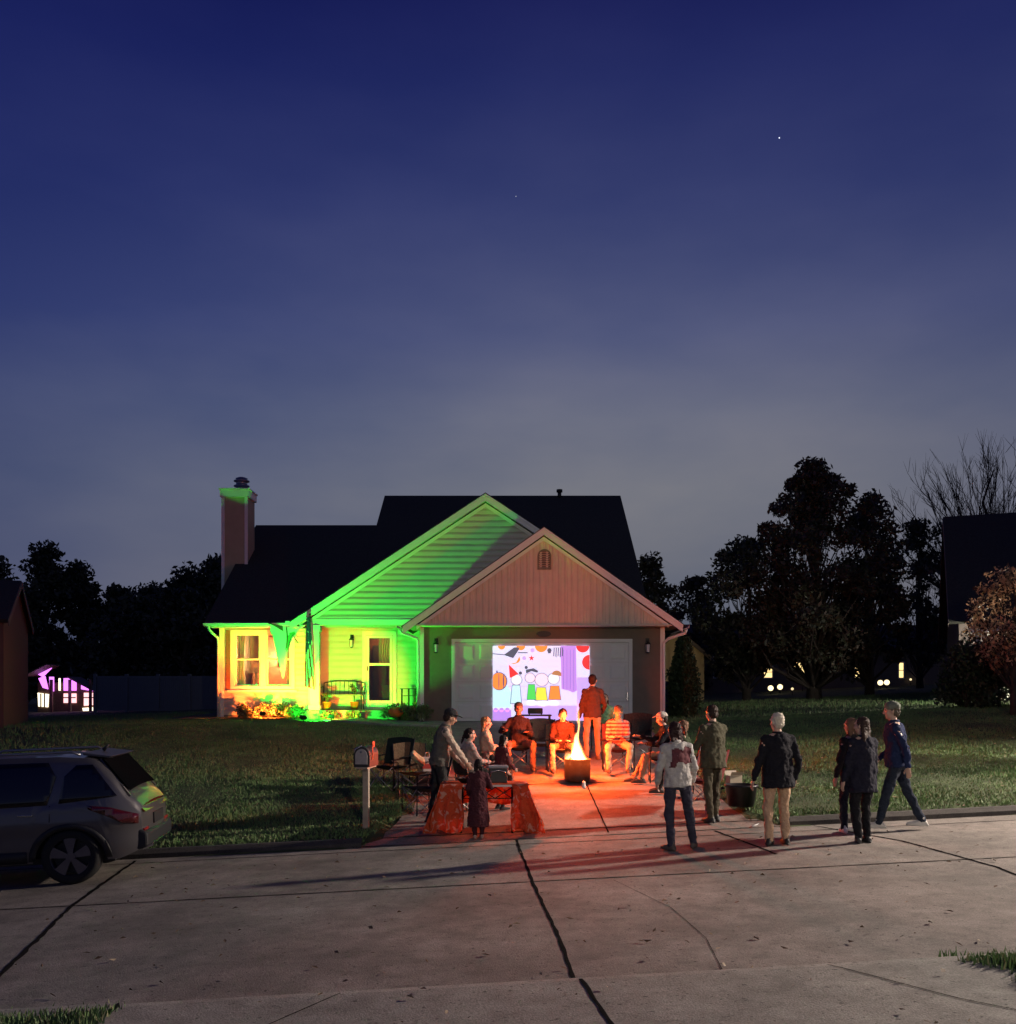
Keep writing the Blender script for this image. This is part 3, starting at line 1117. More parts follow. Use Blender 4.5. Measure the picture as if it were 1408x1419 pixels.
pic('pumpkin_outline', 'outline', [clampp(disc(.065, .475, .122, .085)), rect(.035, .33, .05, .38)], 3)
pic('pumpkin', 'orange', [clampp(disc(.062, .475, .113, .078))], 4)
pic('pumpkin_rib', 'outline', [clampp(disc(.11 - .003 * 0, .475, .1, .006)), clampp(disc(.062, .475, .108, .004))], 5)
pic('paper_bat', 'dark', [[(.0, .10), (.12, .115), (.22, .02), (.27, .02), (.27, .05), (.21, .165), (.12, .125), (.0, .112)], rect(.26, .085, .36, .098)], 4)
pic('moon', 'orange', [[(.185, .235), (.24, .225), (.275, .14), (.285, .19), (.265, .225), (.22, .245)]], 4)
star = []
for i in range(10):
    r = .042 if i % 2 == 0 else .017
    star.append((.40 + .77 * r * math.sin(i * PI / 5), .165 - r * math.cos(i * PI / 5)))
pic('paper_star', 'red', [star], 4)
pic('paper_ball', 'lav', [disc(.325, .165, .028)], 4)
pic('paper_ball', 'lav', [disc(.41, .06, .03)], 4)
pic('streamers', 'dark', [[(.63 + .022 * i, .02), (.64 + .022 * i, .02), (.635 + .022 * i, .14 + .02 * (i % 2)), (.625 + .022 * i, .14)] for i in range(5)] + [disc(.585, .06, .03), rect(.57, .08, .60, .10)], 3)
# party table: balloons above coloured gift bags
for i, (u, v, r) in enumerate(((.245, .455, .075), (.385, .43, .07), (.505, .455, .092), (.63, .44, .08))):
    pic('balloon_outline', 'outline', [disc(u, v, r, r * .80)], 3 + i % 2 * 2)
    pic('balloon', ('white', 'pink', 'pink', 'white')[i], [disc(u, v, r - .007, (r - .007) * .80)], 4 + i % 2 * 2)
pic('party_hat', 'red', [[(.165, .25), (.265, .375), (.20, .42), (.175, .43)]], 7)
pic('ribbon', 'dark', [disc(.285, .365, .022), disc(.345, .29, .022), [(.34, .32), (.42, .30), (.47, .335), (.46, .36), (.40, .34), (.345, .37)]], 7)
pic('paper_fan', 'brown', [disc(.66, .385, .055, .05, 16, PI, 2 * PI + .4)], 7)
for i, (u, v, w, h, cc) in enumerate(((.24, .65, .055, .12, 'teal'), (.40, .62, .045, .10, 'green'), (.50, .645, .062, .085, 'yellow'), (.64, .63, .06, .09, 'orange'))):
    bag = [(u - w * .7, v - h), (u + w * .7, v - h), (u + w, v + h), (u - w, v + h)]
    pic('gift_bag_outline', 'outline', [[(a + (a - u) * .12, b + (b - v) * .07) for a, b in bag]], 4 + 2 * (i % 2))
    pic('gift_bag', cc, [bag], 5 + 2 * (i % 2))
pic('plates', 'white', [disc(.40, .765, .03, .045), disc(.52, .775, .035, .05), disc(.63, .77, .03, .045)], 6)
# ------------------------------------------------------------------ people
def remesh(mb, voxel, mats, name, smooth=4, disp=None, sub=0):
    me = mb.mesh('tmp')
    o = bpy.data.objects.new('tmp', me)
    COL.objects.link(o)
    r = o.modifiers.new('r', 'REMESH')
    r.mode = 'VOXEL'
    r.voxel_size = voxel
    r.use_smooth_shade = True
    if smooth:
        s = o.modifiers.new('s', 'SMOOTH')
        s.factor = .5
        s.iterations = smooth
    if disp:
        tx = bpy.data.textures.new('folds', 'CLOUDS')
        tx.noise_scale = disp[1]
        tx.noise_depth = 2
        d = o.modifiers.new('d', 'DISPLACE')
        d.texture = tx
        d.strength = disp[0]
        d.mid_level = .5
        d.texture_coords = 'LOCAL'
    dg = bpy.context.evaluated_depsgraph_get()
    m2 = bpy.data.meshes.new_from_object(o.evaluated_get(dg))
    m2.name = name
    bpy.data.objects.remove(o)
    m2.materials.clear()
    for m in mats:
        m2.materials.append(m)
    m2.polygons.foreach_set('use_smooth', [True] * len(m2.polygons))
    return m2


def link(name, me, parent):
    o = bpy.data.objects.new(name, me)
    COL.objects.link(o)
    o.parent = parent
    return o


SKIN = {}


def skin(k):
    if k not in SKIN:
        c = {'fair': (.52, .33, .25), 'tan': (.42, .25, .17), 'mid': (.34, .20, .13)}[k]
        SKIN[k] = mat('skin_' + k, c, .55, var=.06, scale=10)
    return SKIN[k]


M['eye'] = mat('eye_dark', (.03, .02, .018), .25, var=0)
M['lip'] = mat('lip', (.36, .14, .12), .5, var=0)
CL = {}


def cloth(name, col, rough=.9):
    if name not in CL:
        CL[name] = mat('cloth_' + name, col, rough, var=.18, scale=7, bump=.9, bscale=26, spec=.2)
    return CL[name]


def ik(a, b, l1, l2, pole):
    a, b, pole = Vector(a), Vector(b), Vector(pole)
    d = b - a
    L = min(d.length, (l1 + l2) * .999)
    dn = d.normalized()
    b = a + dn * L
    x = (l1 * l1 - l2 * l2 + L * L) / (2 * L)
    h = math.sqrt(max(0, l1 * l1 - x * x))
    p = pole - dn * pole.dot(dn)
    if p.length < 1e-5:
        p = Vector((1, 0, 0))
    p.normalize()
    return a + dn * x + p * h, b


def person(loc, rz, h, label, pose=None, top=('grey', (.3, .3, .3)), legs=('dark', (.05, .05, .06)), shoes=(.03, .03, .03), hair=('short', (.05, .03, .02)),
           sk='fair', cap=None, wide=1.0, sleeve=1.0, shorts=False, coat=0.0, sleevecol=None, name='person', group='people at the driveway party'):
    """local axes: x right, y forward, z up; written for 1.75 m and scaled"""
    P = dict(kind='stand', lean=0, bend=0, wr=None, wl=None, ar=(.11, .0), al=(-.11, .0), yaw=0, pitch=0, pz=None, foot=(0, 0), tilt=0)
    P.update(pose or {})
    root = thing(name, loc, label, 'person', group, rz)
    s = h / 1.75
    sit = P['kind'] == 'sit'
    pz = P['pz'] or (.50 / s if sit else .93)
    pel = Vector((0, 0, pz))
    la, ti = math.radians(P['lean']), math.radians(P['tilt'])
    up = Vector((math.sin(ti), math.sin(la), math.cos(la) * math.cos(ti))).normalized()
    rt = Vector((1, 0, 0))
    rt = (rt - up * rt.dot(up)).normalized()
    fw = up.cross(rt).normalized()          # forward
    if fw.y < 0:
        fw = -fw
    bend = math.radians(P['bend'])
    up2 = (up * math.cos(bend) + fw * math.sin(bend)).normalized()   # upper torso curls forward
    fw2 = (fw * math.cos(bend) - up * math.sin(bend)).normalized()

    def sp(t):
        if t < .25:
            return pel + up * t
        return pel + up * .25 + up2 * (t - .25)
    U = lambda t: up if t < .25 else up2
    Fd = lambda t: fw if t < .25 else fw2
    hu = (up2 * math.cos(math.radians(P['pitch'])) + fw2 * math.sin(math.radians(P['pitch']))).normalized()
    hu = (hu * .6 + Vector((0, 0, 1)) * .4).normalized() if not P.get('down') else hu
    hf0 = (Vector((0, 1, 0)) - hu * hu.y).normalized() if abs(hu.y) < .95 else fw2
    yw = math.radians(P['yaw'])
    hr0 = hf0.cross(hu).normalized()
    hf = (hf0 * math.cos(yw) + hr0 * math.sin(yw)).normalized()
    hr = hf.cross(hu).normalized()
    neck = sp(.53)
    hc = neck + up2 * .035 + hu * .13 + hf * .02
    sh = {1: sp(.455) + rt * .168 * wide, -1: sp(.455) - rt * .168 * wide}
    hip = {1: pel + rt * .095, -1: pel - rt * .095}
    wri, elb, kne, ank = {}, {}, {}, {}
    for e, wk, ak in ((1, 'wr', 'ar'), (-1, 'wl', 'al')):
        w = P[wk]
        if w is None:
            w = (e * .27, .05, pz - .10) if not sit else (e * .13, .36, pz + .12)
        elb[e], wri[e] = ik(sh[e], w, .285, .255, P.get('epole', {}).get(e, (e * .5, -1, -.4)))
        a = P[ak]
        az = .085 if len(a) < 3 else a[2]
        if sit and len(a) < 3 and a[1] == 0:
            a = (e * .13, .46)
        kne[e], ank[e] = ik(hip[e], (a[0], a[1], az), .43, .42, (e * .15, 1, .15) if not sit else (e * .25, .7, 1))
    # ---- body
    b = MB()
    rings = lambda prof, k=0.0: [(sp(t), rt, Fd(t), a * wide + k, d * wide + k) for t, a, d in prof]
    TOR = [(-.09, .10, .085), (-.02, .15, .105), (.08, .155, .11), (.20, .135, .098), (.34, .152, .112), (.44, .165, .105), (.51, .125, .08), (.555, .06, .06)]
    b.loft(rings(TOR))
    b.cap(neck - up2 * .04, hc - hu * .06, .064, .057)
    for e in (1, -1):
        b.cap(neck + up2 * .01, sh[e] + up2 * .005, .045, .048)
    b.ell(hc + hu * .025 - hf * .008, (hr, hf, hu), (.076, .096, .096))
    b.ell(hc - hu * .035 + hf * .025, (hr, hf, hu), (.06, .066, .082))
    b.ell(hc - hu * .088 + hf * .058, (hr, hf, hu), (.026, .024, .022))                 # chin
    b.cap(hc + hf * .088 + hu * .012, hc + hf * .106 - hu * .03, .011, .016, 8)           # nose
    b.cap(hc + hf * .083 + hu * .032 - hr * .04, hc + hf * .083 + hu * .032 + hr * .04, .014, .014, 8)  # brow
    b.cap(hc + hf * .082 - hu * .062 - hr * .018, hc + hf * .082 - hu * .062 + hr * .018, .010, .010, 8)  # lips
    for e in (1, -1):
        b.ell(hc + hr * e * .078 - hu * .012 - hf * .005, (hr, hf, hu), (.012, .02, .032), 10, 8)
        b.ell(hc + hr * e * .042 + hf * .06 - hu * .025, (hr, hf, hu), (.022, .02, .02), 10, 8)  # cheek
        b.cap(sh[e], elb[e], .052, .040)
        b.cap(elb[e], wri[e], .040, .026)
        d = (wri[e] - elb[e]).normalized()
        hd = P.get('hand', {}).get(e)
        hd = Vector(hd).normalized() if hd else d
        side = hd.cross(Vector((0, 1, 0)) if abs(hd.z) > .6 else Vector((0, 0, 1))).normalized()   # across the knuckles
        if abs(hd.z) > .6:
            side = Vector((0, 1, 0)) - hd * hd.y
            side.normalize()
        nrm = hd.cross(side).normalized()
        if nrm.dot(rt) * e > 0:
            nrm = -nrm      # palm side
        pc = wri[e] + hd * .05
        b.ell(pc, (side, nrm, hd), (.038, .017, .052), 12, 8)
        curl = P.get('curl', .35)
        for q, ln in enumerate((.066, .075, .07, .055)):
            r0 = wri[e] + hd * .088 + side * (.027 - .018 * q)
            d1 = (hd + nrm * curl).normalized()
            r1 = r0 + d1 * ln * .55
            d2 = (hd + nrm * curl * 2.6).normalized()
            b.cap(r0 - hd * .02, r1, .0095, .0088, 8)
            b.cap(r1, r1 + d2 * ln * .45, .0088, .0075, 8)
        r0 = wri[e] + hd * .03 + side * .028
        d1 = (hd * .75 + side * .6 + nrm * .35).normalized()
        b.cap(r0, r0 + d1 * .045, .012, .0105, 8)
        b.cap(r0 + d1 * .045, r0 + d1 * .045 + (hd + nrm * .4).normalized() * .03, .0105, .008, 8)
        b.cap(hip[e], kne[e], .070, .047)
        b.cap(kne[e], ank[e], .046, .032)
        ff = (hf0 if not sit else Vector((0, 1, 0)))
        ff = Vector((math.sin(math.radians(P['foot'][0 if e > 0 else 1])), math.cos(math.radians(P['foot'][0 if e > 0 else 1])), 0))
        b.cap(ank[e] - Vector((0, 0, .04)) - ff * .03, ank[e] - Vector((0, 0, .055)) + ff * .14, .034, .026)
    me = remesh(b, .0085, [skin(sk), M['eye'], M['lip']], 'body', 3)
    idx = [0] * len(me.polygons)
    eyes = [hc + hr * e * .033 + hf * .088 + hu * .008 for e in (1, -1)]
    lips = hc + hf * .09 - hu * .062
    for p in me.polygons:
        cpt = p.center
        if (cpt - hc).length < .16:
            if min((cpt - q).length for q in eyes) < .0135:
                idx[p.index] = 1
            else:
                dlt = cpt - lips
                if abs(dlt.dot(hr)) < .022 and abs(dlt.dot(hu)) < .009 and dlt.dot(hf) > -.02:
                    idx[p.index] = 2
    me.polygons.foreach_set('material_index', idx)
    body = link('body', me, root)
    # ---- trousers
    tm = cloth(*legs)
    t = MB()
    t.loft(rings([(-.10, .105, .095), (-.03, .168, .125), (.06, .17, .125), (.13, .155, .115)]))
    for e in (1, -1):
        t.cap(hip[e] + up * .02, kne[e], .096, .070)
        if shorts:
            continue
        end = ank[e] + (kne[e] - ank[e]).normalized() * .0
        t.cap(kne[e], end, .070, .055)
    link('shorts' if shorts else 'trousers', remesh(t, .013, [tm], 'trousers', 2, (.042, .085)), body)
    # ---- top
    tp = cloth(*top)
    j = MB()
    lowt = -.06 - coat if not sit else -.02
    prof = [(lowt, .192 + coat * .1, .150 + coat * .1), (.06, .190, .146), (.20, .168, .126), (.34, .178, .132), (.44, .186, .124), (.505, .15, .098), (.545, .075, .075)]
    if coat and not sit:
        j.loft([(pel + up * t_, rt, Fd(t_), a * wide, d * wide) for t_, a, d in prof[:2]] + rings(prof[2:]))
    else:
        j.loft(rings(prof))
    arms = MB() if sleevecol else j
    for e in (1, -1):
        arms.cap(sh[e] - rt * e * .01, elb[e], .068, .056)
        j.cap(neck + up2 * .0, sh[e] + up2 * .0, .055, .062)
        if sleeve >= 1:
            arms.cap(elb[e], wri[e] - (wri[e] - elb[e]).normalized() * .015, .058, .042)
    link('jacket' if coat or sleeve >= 1 else 'shirt', remesh(j, .013, [tp], 'jacket', 2, (.05, .085)), body)
    if sleevecol:
        link('sleeves', remesh(arms, .013, [cloth(*sleevecol)], 'sleeves', 2, (.045, .07)), body)
    # collar
    cm = MB()
    cm.loft([(neck - up2 * .015, rt, fw2, .085, .082), (neck + up2 * .045, rt, fw2, .074, .072)])
    link('collar', remesh(cm, .012, [tp], 'collar', 2), body)
    # ---- shoes
    shm = mat('shoe', shoes, .6, var=.1) if ('shoe', shoes) not in CL else CL[('shoe', shoes)]
    CL[('shoe', shoes)] = shm
    for e in (1, -1):
        ff = Vector((math.sin(math.radians(P['foot'][0 if e > 0 else 1])), math.cos(math.radians(P['foot'][0 if e > 0 else 1])), 0))
        sd = Vector((ff.y, -ff.x, 0))
        a = ank[e]
        z = Vector((0, 0, 1))
        base = a - z * .085
        k = MB()
        k.loft([(base + z * .012, ff, sd, .13, .04), (base + z * .03, ff, sd, .135, .043)])
        q = MB()
        q.loft([(base - ff * .075 + z * .035, sd, z, .033, .033), (base - ff * .04 + z * .045, sd, z, .04, .045), (base + ff * .06 + z * .045, sd, z, .043, .042), (base + ff * .14 + z * .035, sd, z, .042, .03), (base + ff * .19 + z * .028, sd, z, .03, .02)])
        q.cap(base - ff * .02 + z * .05, a + z * .02, .045, .05)
        q.loft([(base + ff * .05 + z * .004, ff, sd, .15, .043), (base + ff * .05 + z * .028, ff, sd, .15, .044)])
        link('shoe', remesh(q, .011, [shm], 'shoe', 2), body)
    # ---- hair / hat
    kind, hcol = hair
    hm = cloth('hair%.2f%.2f%.2f' % hcol, hcol, .6)
    q = MB()
    if kind != 'none':
        q.ell(hc + hu * .042 - hf * .022, (hr, hf, hu), (.083, .092, .088))
        q.ell(hc - hu * .01 - hf * .045, (hr, hf, hu), (.076, .062, .08))
        for e in (1, -1):
            q.cap(hc + hr * e * .072 + hu * .03 + hf * .01, hc + hr * e * .072 - hu * .01 - hf * .01, .016, .014, 8)
        if kind == 'long':
            for e in (-1, -.4, .4, 1):
                q.cap(hc + hr * e * .065 - hf * .05, hc + hr * e * .085 - hf * .085 - hu * .30, .036, .026, 10)
        if kind == 'bob':
            for e in (-1, -.5, .5, 1):
                q.cap(hc + hr * e * .07 - hf * .04, hc + hr * e * .075 - hf * .05 - hu * .13, .034, .028, 10)
        if kind == 'pony':
            q.cap(hc - hf * .10 + hu * .03, hc - hf * .15 - hu * .16, .035, .018, 10)
        link('hair', remesh(q, .010, [hm], 'hair', 1, (.030, .028)), body)
    if cap:
        cc = cloth('cap%.2f%.2f%.2f' % cap[1], cap[1], .8)
        q = MB()
        q.ell(hc + hu * .058 - hf * .01, (hr, hf, hu), (.09, .108, .082))
        if cap[0] == 'cap':
            q.loft([(hc + hu * .055 + hf * .06, hr, hu, .075, .008), (hc + hu * .06 + hf * .12, hr, hu, .07, .008), (hc + hu * .052 + hf * .18, hr, hu, .042, .007)])
        if cap[0] == 'hat':
            q.lathe((hc + hu * .05)[:], [(.16, 0), (.16, .012), (.09, .014)], 24)
        link('hat', remesh(q, .010, [cc], 'hat', 2), body)
    root.scale = (s, s, s)
    root['_hc'] = 0
    del root['_hc']
    return root, body


# ------------------------------------------------------------------ camp chairs
def camp_chair(loc, rz, col, label, group='folding camp chairs round the fire'):
    """quad-fold camp chair, facing local +y"""
    t = thing('camp_chair', loc, label, 'camp chair', group, rz)
    fm = cloth(*col)
    w, d = .27, .24
    MB().grid(10, 8, lambda u, v: ((u - .5) * 2 * w, (v - .5) * 2 * d, .43 + .03 * v - .07 * math.sin(u * PI) * math.sin(v * PI * .9 + .15)), 0).grid(
        10, 8, lambda u, v: ((u - .5) * 2 * w, (v - .5) * 2 * d, .425 + .03 * v - .07 * math.sin(u * PI) * math.sin(v * PI * .9 + .15)), 0).build('seat', fm, t)
    mb = MB()
    for k in (0, .012):
        mb.grid(10, 8, lambda u, v: ((u - .5) * 2 * (w + .02), -d - .02 - .13 * v - .06 * math.sin(u * PI) * (1 - .3 * v) - k, .46 + .46 * v + .03 * math.sin(u * PI) * v), 0)
    mb.build('backrest', fm, t)
    for e in (-1, 1):
        MB().tube([(e * (w + .02), -d, .02), (e * (w + .02), -d - .02, .45), (e * (w + .03), -d - .16, .93)], .010, 8).build('back_post', M['black'], t)
        MB().tube([(e * (w + .02), d, .02), (e * (w + .03), d, .62)], .010, 8).build('front_post', M['black'], t)
        mb = MB()
        for k in (0, .008):
            mb.grid(4, 8, lambda u, v: (e * (w + .03) + (u - .5) * .08, d + .03 - v * (2 * d + .12), .635 - .02 * math.sin(v * PI) - k), 0)
        mb.build('armrest', fm, t)
        MB().tube([(e * w, -d, .03), (e * w, d, .44)], .008, 6).tube([(e * w, d, .03), (e * w, -d, .44)], .008, 6).build('leg', M['steel'], t)
    MB().tube([(-w, d, .03), (w, d, .44)], .008, 6).tube([(w, d, .03), (-w, d, .44)], .008, 6).build('leg', M['steel'], t)
    MB().tube([(-w, -d, .03), (w, -d, .44)], .008, 6).tube([(w, -d, .03), (-w, -d, .44)], .008, 6).build('leg', M['steel'], t)
    return t


def on(px, Y):
    x = X_(px, Y)
    return Vector((x, Y, (D if paved(x, Y) else G)(x, Y) + (.012 if paved(x, Y) and rr(x, Y) > R1 else 0)))


R = math.radians
# standing, from left to right
person(on(609, 15.5), R(-78), 1.84, 'man in cap and grey vest standing with arm stretched towards the camp chairs', dict(lean=6, bend=8, wr=(.16, .42, .86), wl=(-.18, .34, .92), ar=(.12, .05), al=(-.12, -.12), pitch=18),
       ('grey_vest', (.12, .11, .095)), ('dark_trousers', (.035, .035, .035)), hair=('short', (.04, .025, .02)), cap=('cap', (.025, .025, .028)), sleevecol=('pale_sleeve', (.55, .42, .33)), sk='tan')
person(on(663, 14.55), R(6), 1.18, 'small child in long maroon outfit standing with back turned at the orange table', dict(wr=(.2, .22, 1.12), wl=(-.2, .2, .95), pitch=8, ar=(.08, .0), al=(-.08, .0)),
       ('maroon', (.075, .022, .03)), ('maroon_trousers', (.06, .018, .024)), shoes=(.4, .3, .25), hair=('bob', (.02, .012, .012)), coat=.60)
person(on(694, 16.3), R(-60), 1.24, 'dark-haired child in maroon hoodie standing behind the orange table', dict(lean=4, wr=(.12, .3, .95), wl=(-.16, .25, .9), pitch=12),
       ('maroon_hood', (.10, .028, .035)), ('dark_trousers', (.035, .035, .035)), hair=('bob', (.02, .014, .012)), wide=1.12)
person(on(821, 20.5), R(12), 1.79, 'man in brown jacket and tan trousers standing with back turned before the garage door', dict(wr=(.24, .16, .95), wl=(-.26, .08, .86), yaw=30, ar=(.13, 0), al=(-.13, 0)),
       ('brown_jacket', (.09, .045, .035)), ('tan_trousers', (.48, .30, .19)), hair=('short', (.03, .015, .012)), shoes=(.2, .15, .12))
m_root, m_body = person(on(939, 12.95), R(4), 1.70, 'person in pale printed sweatshirt and jeans standing on the street with legs apart', dict(wr=(.25, .16, .92), wl=(-.25, .12, .9), ar=(.24, .08), al=(-.10, -.05), tilt=-3, yaw=-25, pitch=10, foot=(25, -30)),
       ('pale_sweatshirt', (.50, .47, .45)), ('dark_jeans', (.045, .042, .065)), shoes=(.09, .07, .06), hair=('bob', (.035, .015, .015)), sleeve=1)
person(on(988, 15.0), R(28), 1.80, 'person in olive jacket and dark trousers standing beside the driveway edge', dict(wr=(.1, .3, 1.1), wl=(-.2, .28, 1.12), ar=(.10, .06), al=(-.09, -.06), pitch=8),
       ('olive_jacket', (.075, .07, .045)), ('olive_trousers', (.075, .065, .045)), hair=('short', (.04, .028, .02)), wide=1.1, coat=.06)
person(on(1078, 13.0), R(14), 1.76, 'white-haired man in black jacket and tan trousers standing on the street with back turned', dict(wr=(.27, .02, .88), wl=(-.31, .08, .86), ar=(.12, 0), al=(-.13, 0), foot=(12, 42), yaw=-10),
       ('black_jacket', (.012, .012, .018)), ('khaki', (.50, .33, .22)), shoes=(.015, .012, .012), hair=('short', (.62, .56, .46)), coat=.10, wide=1.12)
person(on(1196, 12.9), R(20), 1.66, 'woman in long dark top standing nearest on the street beside the right lawn', dict(wr=(.24, .06, .82), wl=(-.25, .1, .84), ar=(.07, 0), al=(-.08, 0), foot=(10, 35), yaw=-25),
       ('navy_top', (.016, .016, .03)), ('black_leggings', (.012, .012, .016)), hair=('long', (.05, .03, .025)), coat=.16)
person(on(1180, 13.75), R(30), 1.62, 'person in dark jacket and white trainers half hidden behind the woman in the long top', dict(wr=(.22, .1, .88), wl=(-.28, .05, .84), ar=(.10, 0), al=(-.10, .05), foot=(10, 30)),
       ('charcoal_jacket', (.03, .026, .028)), ('navy_trousers', (.02, .022, .035)), shoes=(.75, .73, .7), hair=('bob', (.16, .09, .06)))
person(on(1243, 13.8), R(72), 1.82, 'tall person in blue jacket and grey cap walking along the street kerb', dict(wr=(.24, .22, .95), wl=(-.24, -.12, .88), ar=(.09, -.34), al=(-.09, .24), foot=(0, 0), lean=4),
       ('blue_jacket', (.016, .026, .08)), ('navy_jeans', (.022, .03, .05)), shoes=(.6, .58, .55), hair=('short', (.1, .08, .06)), cap=('beanie', (.15, .17, .14)), wide=1.08)

# emblem on the back of the sweatshirt, wrapped onto the cloth
jk = [c_ for c_ in m_body.children if c_.name.startswith('jacket')][0]
M['emblem'] = mat('emblem_print', (.13, .035, .045), .9, var=.25, scale=30)
bv = BVHTree.FromPolygons([v.co for v in jk.data.vertices], [p.vertices for p in jk.data.polygons])
em = MB()
shape = [(-.10, .10), (-.06, .125), (.02, .10), (.05, .14), (.12, .12), (.11, .02), (.13, -.03), (.04, -.05), (.02, -.02), (-.04, -.025), (-.06, -.09), (-.115, -.08), (-.095, .0)]


def inside(p, poly):
    r = False
    for (x1, y1), (x2, y2) in zip(poly, poly[1:] + poly[:1]):
        if (y1 > p[1]) != (y2 > p[1]) and p[0] < (x2 - x1) * (p[1] - y1) / (y2 - y1) + x1:
            r = not r
    return r


st = .0155
for i in range(-12, 13):
    for k in range(-10, 13):
        if inside(((i + .5) * .012, (k + .5) * .012), shape):
            q = []
            for a, b_ in ((i, k), (i + 1, k), (i + 1, k + 1), (i, k + 1)):
                hit = bv.ray_cast(Vector((a * st + .02, -1, 1.24 + b_ * st)), Vector((0, 1, 0)))
                if hit[0] is not None:
                    q.append(hit[0] + hit[1] * .004 if hit[1].y < 0 else hit[0] - hit[1] * .004)
            if len(q) == 4:
                em.add(q, [(0, 1, 2, 3)])
em.build('print', M['emblem'], m_body)

# seated round the fire
SEAT = [
    # px, Y, heading, h, label, pose, top, legs, hair, cap, chair colour, chair label, sk
    (652, 17.0, -65, 1.62, 'woman with dark ponytail and striped shawl sitting with back half turned', dict(lean=-4, wr=(.12, .34, .72), wl=(-.12, .36, .70), yaw=15, pitch=12), ('striped_shawl', (.42, .33, .30)), ('dark_trousers', (.035, .035, .035)), ('pony', (.02, .014, .012)), None, ('chair_black', (.025, .025, .028)), 'black camp chair holding the woman in the striped shawl', 'fair'),
    (675, 18.2, -85, 1.66, 'woman with long fair hair sitting sideways to the fire', dict(lean=-4, wr=(.1, .34, .72), wl=(-.1, .36, .72), pitch=6), ('pale_cardigan', (.55, .40, .30)), ('dark_trousers', (.035, .035, .035)), ('long', (.42, .22, .10)), None, ('chair_charcoal', (.05, .05, .055)), 'charcoal camp chair holding the long-haired woman', 'fair'),
    (719, 19.6, 185, 1.80, 'man in dark jacket and brown trousers sitting left of the fire drum', dict(lean=-6, wr=(.30, .30, .78), wl=(-.14, .30, .74), ar=(.26, .46), al=(-.22, .44)), ('dark_jacket', (.035, .024, .028)), ('brown_trousers', (.22, .13, .09)), ('short', (.05, .035, .03)), ('beanie', (.10, .09, .09)), ('chair_black', (.025, .025, .028)), 'black camp chair holding the man in the dark jacket', 'tan'),
    (778, 19.3, 182, 1.76, 'man in dark shirt bending forward in his seat behind the fire drum', dict(lean=14, bend=16, wr=(.12, .42, .62), wl=(-.12, .42, .62), pitch=24, ar=(.20, .42), al=(-.18, .40)), ('dark_shirt', (.05, .022, .022)), ('tan_trousers', (.48, .30, .19)), ('short', (.03, .018, .015)), None, ('chair_brown', (.10, .06, .045)), 'brown camp chair holding the man bending forward', 'fair'),
    (838, 21.7, 176, 1.58, 'woman in green and yellow top sitting behind the standing man in the brown jacket', dict(lean=0, wr=(.16, .32, .70), wl=(-.16, .32, .70)), ('green_top', (.22, .42, .22)), ('dark_trousers', (.035, .035, .035)), ('bob', (.12, .05, .035)), None, ('chair_green', (.05, .10, .05)), 'green camp chair by the garage door holding the woman in green', 'fair'),
    (856, 19.2, 178, 1.76, 'man in red striped shirt and pale trousers sitting right of the fire drum', dict(lean=10, bend=10, wr=(.08, .34, .70), wl=(-.06, .36, .70), ar=(.20, .44), al=(-.17, .40), pitch=6), ('striped_shirt', (.50, .30, .26)), ('pale_trousers', (.55, .36, .25)), ('short', (.06, .04, .03)), ('beanie', (.12, .08, .07)), ('chair_maroon', (.10, .03, .03)), 'maroon camp chair holding the man in the striped shirt', 'tan'),
    (926, 18.0, 84, 1.74, 'man in black jacket and pale cap sitting sideways with his hand held to the fire', dict(lean=4, bend=6, wr=(.10, .5, .86), wl=(-.14, .42, .74), ar=(.16, .62), al=(-.13, .5), pitch=6), ('black_jacket', (.012, .012, .018)), ('tan_trousers', (.48, .30, .19)), ('short', (.05, .04, .03)), ('cap', (.62, .55, .48)), ('chair_black', (.025, .025, .028)), 'black camp chair holding the man in the pale cap', 'fair'),
    (949, 17.1, 80, 1.66, 'person in dark green jacket sitting rightmost of those round the fire', dict(lean=2, wr=(.12, .36, .74), wl=(-.12, .36, .74)), ('green_jacket', (.05, .065, .035)), ('dark_trousers', (.035, .035, .035)), ('bob', (.20, .11, .07)), None, ('chair_red', (.16, .03, .03)), 'red camp chair rightmost of those round the fire', 'fair'),
]
for px, Y, hd, h, lab, pose, top, lg, hr_, cp, cc, clab, sk in SEAT:
    pose['kind'] = 'sit'
    o = on(px, Y)
    a = R(hd)
    person(o, a, h, lab, pose, top, lg, hair=hr_, cap=cp, sk=sk, shoes=(.06, .05, .045))
    fwd = Vector((-math.sin(a), math.cos(a), 0))
    camp_chair(o + fwd * .10, a, cc, clab)

# stripes on the sitting man's shirt
for o in list(bpy.data.objects):
    if o.get('label', '').startswith('man in red striped'):
        sj = [c_ for c_ in o.children_recursive if c_.name.startswith('jacket')][0]
        M['stripe'] = cloth('red_stripe', (.42, .05, .04))
        sj.data.materials.append(M['stripe'])
        sj.data.polygons.foreach_set('material_index', [1 if (p.center.z * 14) % 1 < .45 else 0 for p in sj.data.polygons])
